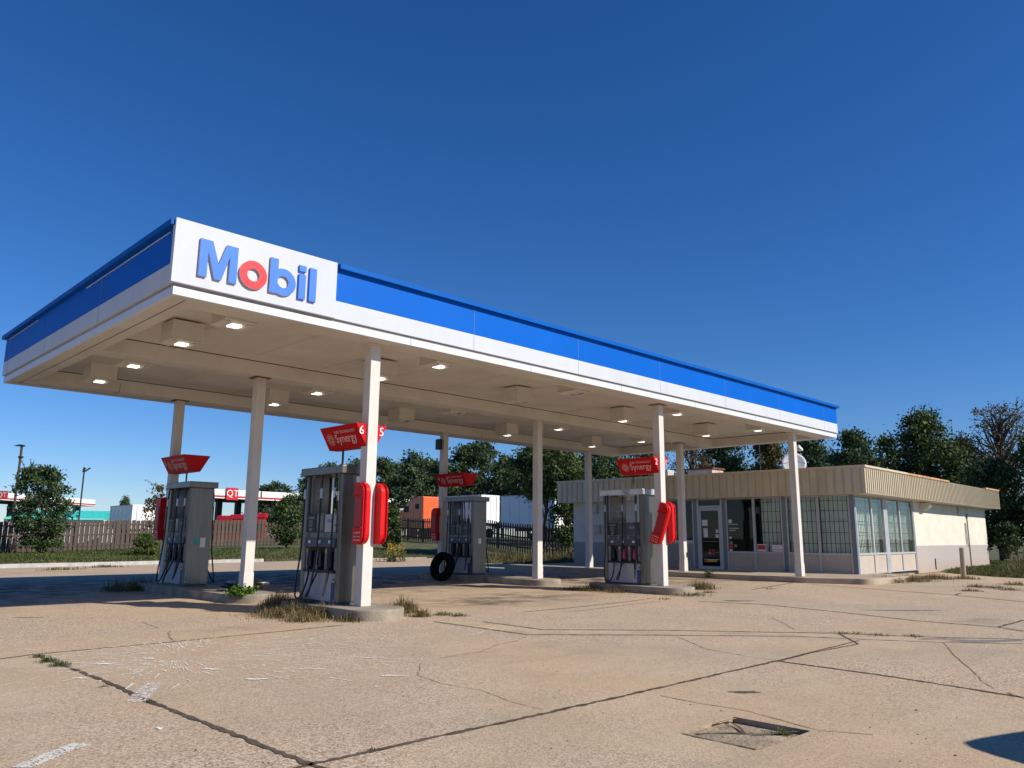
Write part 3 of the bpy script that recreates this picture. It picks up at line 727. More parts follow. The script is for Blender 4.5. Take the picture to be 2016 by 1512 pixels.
sign(8.615,8.344,-1,2.86,1.30,'4','3',False,'dark red two-sided sign numbered four on the column behind the tyre')

# ---------------------------------------------------------------- red service boxes on the columns
def red_box(x, y, s, tilt, label, f=-1):
    r = empty('service_box', (x+s*.102, y, 1.68), label=label, cat='service box', group='red service boxes on the columns'); r.rotation_euler = (tilt,0,0)
    def D(y0, y1, zt, zb_, rr, notch=0):      # rounded towards y1, flat at y0 (with a shallow notch)
        sg = 1 if y1 > y0 else -1
        pts = [(y0,zb_)]
        for q in range(9):
            a_ = -math.pi/2+math.pi/2*q/8; pts.append((y1-sg*rr+sg*rr*math.cos(a_), zb_+rr+rr*math.sin(a_)))
        for q in range(9):
            a_ = math.pi/2*q/8; pts.append((y1-sg*rr+sg*rr*math.cos(a_), zt-rr+rr*math.sin(a_)))
        pts.append((y0,zt))
        if notch: pts += [(y0,zt-.22),(y0+sg*notch,zt-.30),(y0+sg*notch,zb_+.30),(y0,zb_+.22)]
        return pts
    F0, F1 = (-.01*f,.27*f)
    P = lambda q: [(y_,z_) for y_,z_ in q]
    b = MB(); b.prism(D(F0,F1,.51,-.51,.17,.04),'x',*sorted((s*.0,s*.085)))
    b.prism(D(F0,F1-.0*f,.51,-.51,.17,.04),'x',*sorted((s*.13,s*.15)))
    b.prism(D(F0+.02*f,F1-.05*f,.47,-.47,.14),'x',*sorted((s*.085,s*.13)),1)
    b.box(*sorted((s*.085,s*.10)),*sorted((F1-.06*f,F1-.002*f)),-.42,.42)
    bm = bmesh.new(); o = b.build('body', [REDBOX,REDDK], r); bm.from_mesh(o.data); bmesh.ops.recalc_face_normals(bm, faces=bm.faces); bm.to_mesh(o.data); bm.free()
    md = o.modifiers.new('bevel','BEVEL'); md.width = .007; md.segments = 2; md.limit_method = 'ANGLE'; md.angle_limit = R(40)
    x_ = s*.151
    MB().box(*sorted((x_,x_+s*.004)),*sorted((F0+.05*f,F1-.03*f)),-.22,.27).build('recess', REDDK, r, bevel=.002)
    MB().box(*sorted((x_,x_+s*.02)),*sorted((F0+.0*f,F1-.02*f)),-.26,-.235).box(*sorted((x_,x_+s*.02)),*sorted((F0+.0*f,F1-.02*f)),.27,.29).build('lip', REDBOX, r, bevel=.006)
    if s < 0:
        t_ = MB(); random.seed(3)
        for i in range(4):
            for j in range(3):
                y_ = f*(.03+.05*i); z_ = -.45+.06*j
                t_.box(*sorted((x_,x_+s*.003)),*sorted((y_,y_+f*random.uniform(.02,.04))),z_,z_+random.uniform(.012,.03))
        t_.build('pictogram', SFADE, r)
    return r
red_box(0,0,-1,0,'upright red box on the left side of the nearest column')
red_box(0,0,1,0,'open ribbed red box on the right side of the nearest column')
red_box(8.615,0,-1,R(20),'red box hanging tilted on the column before the store')
red_box(8.615,0,1,0,'open ribbed red box on the right side of the column before the store')
red_box(0,8.344,-1,0,'shaded red box on the far left column behind a pump',1)
red_box(8.615,8.344,-1,0,'shaded red box on the column behind the tyre',1)

# ---------------------------------------------------------------- store
TH = math.radians(1.6)
st = empty('convenience_store', (18.68,-1.11,0), TH, 'low flat-roofed store with ribbed tan fascia and barred windows', 'store')
AW, BW, AE, BE, ZF0, ZF1, ZB = .41, .59, 17.37, 12.65, 2.79, 3.68, .13
# walls: painted block, grey below and white above
def upper(n, b, a0, a1, b0, b1, z0, z1): return MB().box(a0,a1,b0,b1,z0,z1)
def wallmat(name, lo_, hi_, zl):
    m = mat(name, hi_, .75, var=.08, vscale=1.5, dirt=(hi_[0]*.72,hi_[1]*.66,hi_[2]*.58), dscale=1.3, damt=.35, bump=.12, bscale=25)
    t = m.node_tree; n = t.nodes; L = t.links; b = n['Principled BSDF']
    src = b.inputs['Base Color'].links[0].from_socket
    tc = n.new('ShaderNodeTexCoord'); sx = n.new('ShaderNodeSeparateXYZ'); L.new(tc.outputs['Object'], sx.inputs[0])
    gt = n.new('ShaderNodeMath'); gt.operation = 'LESS_THAN'; gt.inputs[1].default_value = zl; L.new(sx.outputs[2], gt.inputs[0])
    # stains rising from the ground
    nz = n.new('ShaderNodeTexNoise'); nz.inputs['Scale'].default_value = 2.2; nz.inputs['Detail'].default_value = 8; L.new(tc.outputs['Object'], nz.inputs['Vector'])
    mr = n.new('ShaderNodeMapRange'); mr.inputs[1].default_value = .1; mr.inputs[2].default_value = .55; mr.inputs[3].default_value = .8; mr.inputs[4].default_value = 0; L.new(sx.outputs[2], mr.inputs[0])
    mm = n.new('ShaderNodeMath'); mm.operation = 'MULTIPLY'; L.new(mr.outputs[0], mm.inputs[0]); L.new(nz.outputs[0], mm.inputs[1])
    mx = n.new('ShaderNodeMix'); mx.data_type = 'RGBA'; L.new(gt.outputs[0], mx.inputs[0]); L.new(src, mx.inputs[6]); mx.inputs[7].default_value = (*lo_,1)
    m2 = n.new('ShaderNodeMix'); m2.data_type = 'RGBA'; L.new(mm.outputs[0], m2.inputs[0]); L.new(mx.outputs[2], m2.inputs[6]); m2.inputs[7].default_value = (.36,.23,.14,1)
    # mortar grooves
    cb = n.new('ShaderNodeCombineXYZ'); ad = n.new('ShaderNodeMath'); ad.operation = 'ADD'; L.new(sx.outputs[0], ad.inputs[0]); L.new(sx.outputs[1], ad.inputs[1])
    L.new(ad.outputs[0], cb.inputs[0]); L.new(sx.outputs[2], cb.inputs[1])
    br = n.new('ShaderNodeTexBrick'); br.inputs['Scale'].default_value = 1; br.inputs['Brick Width'].default_value = .4; br.inputs['Row Height'].default_value = .1
    br.inputs['Mortar Size'].default_value = .006; br.inputs['Color1'].default_value = br.inputs['Color2'].default_value = (1,1,1,1); br.inputs['Mortar'].default_value = (0,0,0,1)
    L.new(cb.outputs[0], br.inputs['Vector'])
    bp = n.new('ShaderNodeBump'); bp.inputs['Strength'].default_value = .5; bp.inputs['Distance'].default_value = .008; L.new(br.outputs['Color'], bp.inputs['Height'])
    L.new(bp.outputs[0], b.inputs['Normal'])
    L.new(m2.outputs[2], b.inputs['Base Color']); return m
WALLM = wallmat('store_wall_paint_shaded', (.30,.285,.28), (.56,.545,.51), 1.10)  # front wall: the side wall's paint with its shade put into the colour
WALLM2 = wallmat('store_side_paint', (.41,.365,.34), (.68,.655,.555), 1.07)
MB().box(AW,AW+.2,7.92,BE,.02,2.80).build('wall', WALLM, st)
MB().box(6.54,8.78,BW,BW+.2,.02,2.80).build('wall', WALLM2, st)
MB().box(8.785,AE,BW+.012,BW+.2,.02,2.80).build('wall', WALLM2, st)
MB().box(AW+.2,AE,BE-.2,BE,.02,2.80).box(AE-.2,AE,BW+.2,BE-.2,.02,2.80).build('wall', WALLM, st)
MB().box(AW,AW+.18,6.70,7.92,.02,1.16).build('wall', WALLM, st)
inn = MB(); inn.box(3.2,3.25,BW+.3,BE-.3,.1,2.8); inn.box(AW+.3,6.6,3.4,3.45,.1,2.8); inn.box(AW+.05,AE-.1,BW+.05,BE-.05,.1,.125); inn.box(6.55,6.6,BW+.25,3.4,.1,2.8)
inn.build('interior', DARKIN, st)
# fascia ring with ribs
fa = MB(); L1, L2 = 13.22, 17.78; t = .08
fa.box(0,t,0,L1,ZF0,ZF1-.04); fa.box(t,L2,0,t,ZF0,ZF1-.04); fa.box(L2-t,L2,t,L1,ZF0,ZF1-.04); fa.box(t,L2-t,L1-t,L1,ZF0,ZF1-.04)
fas = fa.build('fascia', FASC, st)
rb = MB(); k = .14
while k < L1: rb.box(-.03,0,k-.014,k+.014,ZF0+.01,ZF1-.05); k += .285
k = .12
while k < L2:
    rb.box(k-.016,k+.016,-.03,0,ZF0+.01,ZF1-.05); k += .19
rb.build('ribs', FASCR, fas)
MB().box(-.045,.10,-.045,L1+.04,ZF1-.041,ZF1+.035).build('coping', CAPM, fas, bevel=.006)
MB().box(.1,4.2,-.045,.10,ZF1-.041,ZF1+.03).build('coping', CAPM, fas, bevel=.006)
tag(MB().box(4.2,9.44,-.045,.10,ZF1-.041,ZF1+.026).build('coping', RUSTCAP, fas, bevel=.006), 'rusted roof edge strip')
tag(MB().box(15.3,L2+.02,-.045,.10,ZF1-.041,ZF1+.03).build('coping', RUSTCAP, fas, bevel=.006), 'loose roof edge strip')
MB().box(.02,L2-.02,.02,L1-.02,ZF0-.012,ZF0+.02).build('soffit', mat('store_soffit',(.55,.50,.42),.7), st)
MB().box(.1,L2-.1,.1,L1-.1,3.42,3.5).build('roof', mat('store_roof',(.24,.22,.2),.9,var=.2), st)
# blue-grey posts
for bx in ((AW-.02,AW+.12,BW-.02,.73),(AW,AW+.12,2.95,3.11),(AW,AW+.12,5.30,5.46),(AW,AW+.12,6.53,6.69),(AW,AW+.1,7.92,7.99)):
    MB().box(*bx,ZB,ZF0).build('post', POSTB, st, bevel=.006)
MB().box(3.24,3.52,BW-.012,BW+.12,ZB,ZF0).build('post', mat('store_post_light',(.34,.37,.41),.5), st, bevel=.006)
MB().box(6.42,6.54,BW-.005,BW+.12,ZB,ZF0).build('post', POSTB, st, bevel=.006)
# windows: axis f front (runs along b at a=AW) or s side (runs along a at b=BW)
def window(ax, p0, p1, zs, bars, curtain, lower=True, hb=(1.15,1.52,1.89,2.26,2.6)):
    def B(mb, u0, u1, d0, d1, z0, z1):      # u along wall, d depth inward
        return mb.box(AW+d0,AW+d1,u0,u1,z0,z1) if ax == 'f' else mb.box(u0,u1,BW+d0,BW+d1,z0,z1)
    wn = MB(); B(wn,p0,p0+.045,-.012,.06,ZB+.02,ZF0-.02); B(wn,p1-.045,p1,-.012,.06,ZB+.02,ZF0-.02)
    B(wn,p0+.045,p1-.045,-.010,.06,zs-.03,zs+.035); B(wn,p0+.045,p1-.045,-.010,.06,ZF0-.055,ZF0-.02)
    if lower: B(wn,p0+.045,p1-.045,-.010,.06,ZB+.02,ZB+.055)
    W = wn.build('window', MULL, st, bevel=.004)
    B(MB(),p0+.046,p1-.046,.022,.028,zs+.036,ZF0-.056).build('pane', GLASS, W)
    if bars:
        BT = .008 if ax == 'f' else .012; ba = MB(); u = p0+.1
        while u < p1-.05: B(ba,u-BT,u+BT,.06,.072,zs+.02,ZF0-.03); u += bars
        for z in hb:
            if z > zs: B(ba,p0+.03,p1-.03,.073,.083,z-BT*.9,z+BT*.9)
        ba.build('bars', BARS, W)
    if curtain:
        c0, c1 = curtain; cm = MB(); n = int((c1-c0)/.06)
        for k in range(n+1):
            u = c0+(c1-c0)*k/n; d = .20+.006*(k % 2)
            for z in (zs-.02,ZF0-.04): cm.v.append((AW+d,u,z) if ax == 'f' else (u,BW+d,z))
        for k in range(n): cm.f.append([2*k,2*k+1,2*k+3,2*k+2]); cm.m.append(0)
        cm.build('blind', BLIND, W)
    if lower: B(MB(),p0+.046,p1-.046,.02,.06,ZB+.056,zs-.031).build('lower_panel', TANP, W)
    return W
w2b = window('f',.73,1.815,.80,.155,(.75,1.80)); w2a = window('f',1.818,2.95,.80,.155,(1.83,2.94))
w1b = window('f',3.11,4.19,.80,.155,(3.12,3.98)); w1a = window('f',4.193,5.30,.80,None,None)
window('f',6.69,7.92,1.19,None,None,lower=False)
for a_,b_ in ((.55,2.02),(2.023,3.24),(3.52,4.90),(4.903,6.42)): window('s',a_,b_,.81,.135,(a_+.02,b_-.02))
# door with frame, transom and stickers
df = MB(); df.box(AW-.012,AW+.09,5.46,5.53,ZB,ZF0-.01); df.box(AW-.012,AW+.09,6.46,6.53,ZB,ZF0-.01); df.box(AW-.012,AW+.09,5.53,6.46,2.44,2.52); df.box(AW-.012,AW+.09,5.53,6.46,ZF0-.05,ZF0-.01)
DF = df.build('door_frame', MULL, st, bevel=.004)
MB().box(AW+.03,AW+.036,5.53,6.46,2.521,ZF0-.051).build('pane', GLASS, DF)
dr = MB(); dr.box(AW-.006,AW+.05,5.535,5.62,ZB+.01,2.43); dr.box(AW-.006,AW+.05,6.37,6.455,ZB+.01,2.43); dr.box(AW-.006,AW+.05,5.62,6.37,2.33,2.43); dr.box(AW-.006,AW+.05,5.62,6.37,ZB+.01,ZB+.13)
DR = dr.build('door', MULL, st, bevel=.004)
MB().box(AW+.02,AW+.026,5.62,6.37,ZB+.13,2.33).build('pane', GLASS, DR)
hd = MB(); hd.tube([(AW-.05,5.66,1.18),(AW-.05,6.34,1.18)],.012,8); hd.tube([(AW-.05,5.66,1.18),(AW,5.66,1.18)],.010,6); hd.tube([(AW-.05,6.34,1.18),(AW,6.34,1.18)],.010,6)
hd.box(AW-.02,AW-.006,5.56,5.60,.95,1.32); hd.build('handle', STEELB, DR)
def stick(par, b0, b1, z0, z1, m, lab=None, d=.019):
    o = MB().box(AW+d-.004,AW+d,b0,b1,z0,z1).build('notice', m, par)
    if lab: o['label'] = lab
    return o
stick(DR,6.10,6.34,1.76,1.99,PAPER,'blank white sheet'); stick(DR,6.10,6.28,1.33,1.67,PAPER,'white opening notice'); stick(DR,5.66,5.76,1.50,1.62,PAPER); stick(DR,5.65,5.78,1.32,1.44,PAPER)
for b0,z0,m in ((5.98,.80,REDST),(5.83,.80,REDST),(5.98,.70,CREDIT),(5.83,.68,REDST)): stick(DR,b0,b0+.11,z0,z0+.09,m)
stick(DR,5.66,6.30,.505,.525,PAPER); stick(DR,5.75,6.25,.42,.50,YELLOW,'yellow strip'); stick(DR,6.12,6.30,.40,.50,REDST)
stick(w1a,5.08,5.22,1.86,1.99,PAPER); stick(w1a,4.85,5.22,1.80,1.82,PAPER); stick(w1a,4.82,5.2,1.66,1.68,PAPER); stick(w1a,4.95,5.2,1.58,1.60,PAPER); stick(w1a,5.12,5.21,1.28,1.36,PAPER)
stick(w1a,5.07,5.22,1.08,1.19,CREDIT); stick(w1a,5.08,5.22,.90,1.07,REDST); stick(w1a,5.1,5.22,.84,.90,PAPER); stick(w1a,4.92,5.02,.98,1.08,CREDIT)
s1 = stick(w1b,3.78,4.12,.85,1.10,PAPER,'red and white sign'); MB().box(AW+.012,AW+.0145,3.80,4.10,.91,1.07).build('print', REDST, s1)
s2 = stick(w1b,3.17,3.56,.85,1.08,PAPER,'white no loitering sign')
text('NO', .085, REDST, 'lettering', s2, frame((AW+.0135,3.365,1.015),(0,-1,0),(0,0,1)), .001)
text('LOITERING', .075, REDST, 'lettering', s2, frame((AW+.0135,3.365,.92),(0,-1,0),(0,0,1)), .001, sx=.95)
text('CLOSED', .05, BLACK, 'lettering', DR, frame((AW+.0135,6.19,1.60),(0,-1,0),(0,0,1)), .001) if False else None
# boxes, lamp, pipes on the walls
MB().box(AW-.10,AW,11.30,11.62,2.36,2.70).box(AW-.13,AW,11.28,11.64,2.30,2.36).build('vent', mat('wall_box',(.42,.42,.42),.5), st, bevel=.01)
MB().box(AW-.12,AW,11.16,11.46,1.45,1.80).build('meter_box', mat('meter_box',(.38,.37,.35),.5), st, bevel=.012)
wl = MB(); wl.prism([(BW,2.44),(BW,2.74),(BW-.36,2.74),(BW-.36,2.60),(BW-.2,2.44)],'x',7.35,7.75); WL = wl.build('wall_lamp', mat('lamp_body',(.5,.47,.38),.5), st, bevel=.01)
MB().add([(7.37,BW-.365,2.61),(7.73,BW-.365,2.61),(7.73,BW-.21,2.445),(7.37,BW-.21,2.445)],[(0,1,2,3)]).build('lens', mat('green_lens',(.25,.45,.33),.2), WL)
pi = MB(); pi.tube([(14.0,BW-.02,.12),(14.0,BW-.02,2.42)],.022,8); pi.tube([(13.55,BW-.02,1.1),(13.55,BW-.02,2.0),(13.62,BW-.02,2.06),(13.7,BW-.02,2.0),(13.75,BW-.02,1.0)],.014,6); pi.box(13.93,14.07,BW-.07,BW,2.3,2.46)
pi.build('pipe', mat('wall_pipe',(.16,.14,.12),.6), st)
MB().tube([(8.72,BW-.02,.12),(8.72,BW-.02,.55)],.02,6).build('pipe', DARKM, st)
MB().box(12.6,12.75,BW-.06,BW+.01,2.45,2.75).build('junction_box', mat('wall_box2',(.45,.43,.38),.5), st)
# things on the roof
def L2W(a_, b_, z): return Vector((18.68+a_*math.cos(TH)-b_*math.sin(TH), -1.11+a_*math.sin(TH)+b_*math.cos(TH), z))
def onplane(u, v, x):
    d = ray(u,v); return CAM+d*((x-CAM.x)/d.x)
q = onplane(1388,938,21.5)
ac = empty('roof_unit', (q.x,q.y,3.5), 0, 'white rust-streaked box on the store roof', 'roof unit')
AM = mat('rusty_white',(.62,.55,.50),.6,dirt=(.32,.11,.04),dscale=3,damt=.95)
MB().box(-.45,.45,-.62,.55,0,.62).build('casing', AM, ac, bevel=.02); MB().box(-.5,.5,-.68,.6,.62,.68).build('lid', RUST, ac)
MB().box(-.46,-.44,.15,.4,.15,.4).build('grille', DARKM, ac)
q = onplane(1290,938,22.5)
ac2 = empty('roof_unit', (q.x,q.y,3.5), 0, 'dark low unit with pale hood behind the red number sign on the roof', 'roof unit')
MB().box(-.5,.5,-1.0,1.0,0,.5).build('casing', mat('unit_dark',(.08,.08,.08),.6), ac2, bevel=.02); MB().prism([(-.9,0),(-.5,.1),(-.5,.75),(-1.0,.75)],'y',-1.35,-1.05).build('hood', mat('unit_pale',(.5,.5,.47),.5), ac2)
q = onplane(1563,914,20.0)
dish = empty('satellite_dish', (q.x,q.y,3.46), 0, 'round pale satellite dish at the front edge of the store roof', 'satellite dish')
dm = MB(); nr, na = 6, 40
for i in range(nr+1):
    rr = .43*i/nr
    for j in range(na): a_ = 2*math.pi*j/na; dm.v.append((rr*math.cos(a_), rr*math.sin(a_)*1.05, .30*rr*rr))
for i in range(nr):
    for j in range(na): k2 = (j+1)%na; dm.f.append([i*na+j,i*na+k2,(i+1)*na+k2,(i+1)*na+j]); dm.m.append(0)
nv = Vector((-.80,-.45,.42)).normalized()
do = dm.build('reflector', DISHW, dish, smooth=True); md = do.modifiers.new('t','SOLIDIFY'); md.thickness = .012
do.location = (0,0,q.z-3.46); do.rotation_euler = nv.to_track_quat('Z','Y').to_euler()
sd_ = Vector((0,0,1)).cross(nv).normalized(); up_ = nv.cross(sd_)
cz = Vector((0,0,q.z-3.46)); fp = cz+nv*.42-up_*.12+sd_*.05
MB().tube([cz-up_*.40+nv*.05,fp],.012,6).tube([cz-sd_*.40+nv*.05,fp],.008,6).tube([cz+sd_*.40+nv*.05,fp],.008,6).box(fp.x-.04,fp.x+.04,fp.y-.04,fp.y+.04,fp.z-.04,fp.z+.04).build('feed_arm', DARKM, dish)
MB().tube([(0,0,-.02),tuple(cz-nv*.03)],.03,8).build('mast', DARKM, dish)
q = onplane(1497,925,22.0)
MBp = MB(); MBp.tube([(0,0,0),(.02,0,2.2)],.02,6); an_ = MBp.build('roof_mast', DARKM, loc=(q.x,q.y,3.48)); tag(an_, 'thin dark pole standing on the store roof among the trees', 'pole')
# walkway in front of the store
wk = MB(); wp_ = [(15.55,12.6),(15.55,.0)]
wp_ += [(15.62,-.35)]
for k in range(9): a_ = math.pi+math.pi/2*k/8; wp_.append((16.35+.45*math.cos(a_)+.25, -1.55+.45*math.sin(a_)))
wp_ += [(19.2,-1.98),(20.6,-1.75),(20.6,-.35),(36.5,.1),(36.5,12.6)]
wk.prism(wp_[::-1],'z',-.05,.165); struct(wk.build('walkway', SLABC, bevel=.02))

# ---------------------------------------------------------------- small things on and round the columns
fl = empty('floodlight', (15.915,-.0,4.05), label='small white floodlight on the right front column', cat='floodlight')
MB().tube([(.1,0,.0),(.3,-.05,.02)],.015,6).build('arm', DARKM, fl)
h_ = MB(); h_.prism([(.22,.10),(.50,.0),(.50,.07),(.24,.19)],'y',-.12,.08); h_.build('head', DISHW, fl, bevel=.01)
fl2 = empty('floodlight', (8.615,8.344,4.25), label='small black floodlight on the back middle column', cat='floodlight')
MB().tube([(-.1,0,0),(-.2,-.03,.0)],.015,6).build('arm', DARKM, fl2); MB().box(-.32,-.18,-.13,.07,-.2,.14).build('head', BLACK, fl2, bevel=.02)
so_ = MB().box(-.05,.05,-.11,-.10,.55,.72).build('socket_box', BLACK, loc=(15.915,4.154,0)); so_.location = (15.83,4.045,.1); tag(so_, 'small black socket on the column before the store door', 'socket')
bo = MB(); bo.tube([(0,0,-.1),(.01,0,.5),(.0,0,.98),(0,0,1.03)],.09,12,r1=.075)
tag(bo.build('bollard', WOODP, loc=(24.3,-2.15,0), rot=(R(2),R(-3),0)), 'weathered wooden bollard beside the store side wall', 'bollard')
# tyre leaning on the pump
ty = MB(); prof = []
RO, RI, W2 = .47, .27, .14
for x, r_ in ((-W2*.75,RI),(-W2,RI+.05),(-W2*1.08,RO-.11),(-W2*.92,RO-.03),(-W2*.7,RO),(-.05,RO+.005),(-.045,RO-.012),(-.03,RO-.012),(-.025,RO+.006),(.025,RO+.006),(.03,RO-.012),(.045,RO-.012),(.05,RO+.005),(W2*.7,RO),(W2*.92,RO-.03),(W2*1.08,RO-.11),(W2,RI+.05),(W2*.75,RI),(W2*.6,RI+.03),(W2*.8,RO-.08),(0,RO-.04),(-W2*.8,RO-.08),(-W2*.6,RI+.03)): prof.append((x,r_))
na = 48; npf = len(prof)
for j in range(na):
    a_ = 2*math.pi*j/na
    for x, r_ in prof: ty.v.append((x, r_*math.cos(a_), r_*math.sin(a_)))
for j in range(na):
    for i in range(npf): ty.f.append([j*npf+i, j*npf+(i+1)%npf, ((j+1)%na)*npf+(i+1)%npf, ((j+1)%na)*npf+i]); ty.m.append(0)
q = onplane(871,1113,7.78)
T = ty.build('tyre', TYRE, smooth=True, loc=(q.x,q.y,.415)); T.rotation_euler = (0,R(15),R(4)); T.scale = (1,.9,.9)
tag(T, 'worn black truck tyre leaning by a fuel pump', 'tyre')
bg_ = MB(); n = 18
for i in range(n+1):
    for j in range(n):
        th_, ph = math.pi*i/n, 2*math.pi*j/n; k = 1+.35*mnoise.noise((math.cos(ph)*2.2*math.sin(th_),math.sin(ph)*2.2*math.sin(th_),math.cos(th_)*2.2))+.15*mnoise.noise((math.cos(ph)*6,math.sin(ph)*6,math.cos(th_)*6))
        bg_.v.append((.45*k*math.sin(th_)*math.cos(ph),.32*k*math.sin(th_)*math.sin(ph),max(0,.11+.13*k*math.cos(th_))))
for i in range(n):
    for j in range(n): bg_.f.append([i*n+j,(i+1)*n+j,(i+1)*n+(j+1)%n,i*n+(j+1)%n]); bg_.m.append(0)
tag(bg_.build('rubbish_bag', BAGM, loc=(.28,4.72,.17), rot=(0,0,-.7)), 'crumpled black rubbish bag behind a column on the left island', 'rubbish bag')

# ---------------------------------------------------------------- wooden fence
def fence(name, P, label, m=FENCE, h=1.83, pitch=.14, bw=.135):
    r = empty(name, (P[0][0],P[0][1],0), label=label, cat='fence'); O = Vector((P[0][0],P[0][1],0))
    bd, rl, po = MB(), MB(), MB()
    for (xa,ya),(xb,yb) in zip(P[:-1],P[1:]):
        A, B = Vector((xa,ya,0)), Vector((xb,yb,0)); d = (B-A); L = d.length; d.normalize(); n_ = Vector((d.y,-d.x,0))
        k = 0.0; i = 0
        while k < L:
            c = A+d*k; z = tz(c.x,c.y)+.03; hh = h+random.uniform(-.02,.03); off = .045 if i % 2 == 0 else -.045
            a0, a1 = c+d*(-bw/2)+n_*(off-.01)-O, c+d*(bw/2)+n_*(off-.01)-O; b1, b0 = a1+n_*.02, a0+n_*.02
            vs = []
            for zz in (z, z+hh-.03): vs += [(p_.x,p_.y,zz) for p_ in (a0,a1,b1,b0)]
            a2 = a0+d*.04; a3 = a1-d*.04; b3 = a3+n_*.02; b2 = a2+n_*.02
            vs += [(p_.x,p_.y,z+hh) for p_ in (a2,a3,b3,b2)]
            bd.add(vs,[(0,3,2,1),(0,1,5,4),(1,2,6,5),(2,3,7,6),(3,0,4,7),(4,5,9,8),(5,6,10,9),(6,7,11,10),(7,4,8,11),(8,9,10,11)])
            k += pitch; i += 1
        k = 0.0
        while k < L:
            c0_ = A+d*k; k2 = min(L,k+2.4); c1_ = A+d*k2
            z0_, z1_ = tz(c0_.x,c0_.y), tz(c1_.x,c1_.y)
            for hz in (.35,1.0,1.6):
                vs = []
                for c, z in ((c0_,z0_),(c1_,z1_)):
                    for o_, zz in ((-.02,-.045),(.02,-.045),(.02,.045),(-.02,.045)):
                        p_ = c+n_*o_-O; vs.append((p_.x,p_.y,z+hz+zz))
                rl.add(vs,[(0,1,5,4),(1,2,6,5),(2,3,7,6),(3,0,4,7),(0,3,2,1),(4,5,6,7)])
            p_ = c0_-O; MB().box(p_.x-.05,p_.x+.05,p_.y-.05,p_.y+.05,z0_-.1,z0_+h-.05).build('post', m, r); k += 2.4
    bd.build('boards', m, r); rl.build('rails', m, r); return r
fence('wooden_fence', [(-18,43.5),(8,43.3),(20,43.4),(32.6,43.6)], 'brown shadowbox wooden fence in the sun along the grass behind the forecourt')
fence('wooden_fence', [(32.7,43.5),(31.0,33),(29.2,23),(28.3,13.5)], 'dark shaded wooden fence running back beside the store')

# ---------------------------------------------------------------- vegetation
GREEN_A = leafmat('oak_leaves', [(0.016,0.031,0.013),(0.044,0.077,0.027),(0.099,0.157,0.054)])
GREEN_B = leafmat('broad_leaves', [(0.014,0.027,0.009),(0.048,0.083,0.022),(0.136,0.192,0.048)])
GREEN_P = leafmat('pine_leaves', [(0.016,0.032,0.016),(0.048,0.083,0.037),(0.112,0.168,0.072)], .5)
GREEN_R = leafmat('turning_leaves', [(.045,.045,.018),(.10,.075,.025),(.15,.085,.03)])
GREEN_Y = leafmat('yellow_leaves', [(.04,.055,.014),(.12,.11,.03),(.20,.15,.035)])
SHRUBM = leafmat('shrub_leaves', [(.03,.055,.012),(.07,.11,.022),(.12,.17,.035)])
LIMEM = leafmat('lime_leaves', [(.05,.11,.012),(.09,.18,.02),(.14,.25,.03)])
DRYM = leafmat('dry_grass', [(.10,.075,.035),(.20,.15,.07),(.30,.24,.12)], 3)
GRASSM = leafmat('green_grass', [(.035,.06,.012),(.075,.11,.022),(.15,.15,.05)], .8)
MIXM = leafmat('mixed_grass', [(.06,.075,.02),(.13,.11,.045),(.22,.17,.08)], 1.6)
def leaf(mb, p, s, rnd, asp=.55):
    a_ = Vector((rnd.gauss(0,1),rnd.gauss(0,1),rnd.gauss(0,.7))).normalized(); b_ = a_.orthogonal().normalized()
    b_.rotate(Matrix.Rotation(rnd.random()*6.28,3,a_)); c_ = a_.cross(b_)
    o = len(mb.v); h, w2 = b_*s, c_*(s*asp)
    mb.v += [tuple(p-h),tuple(p+w2),tuple(p+h),tuple(p-w2)]; mb.f.append([o,o+1,o+2,o+3]); mb.m.append(0)
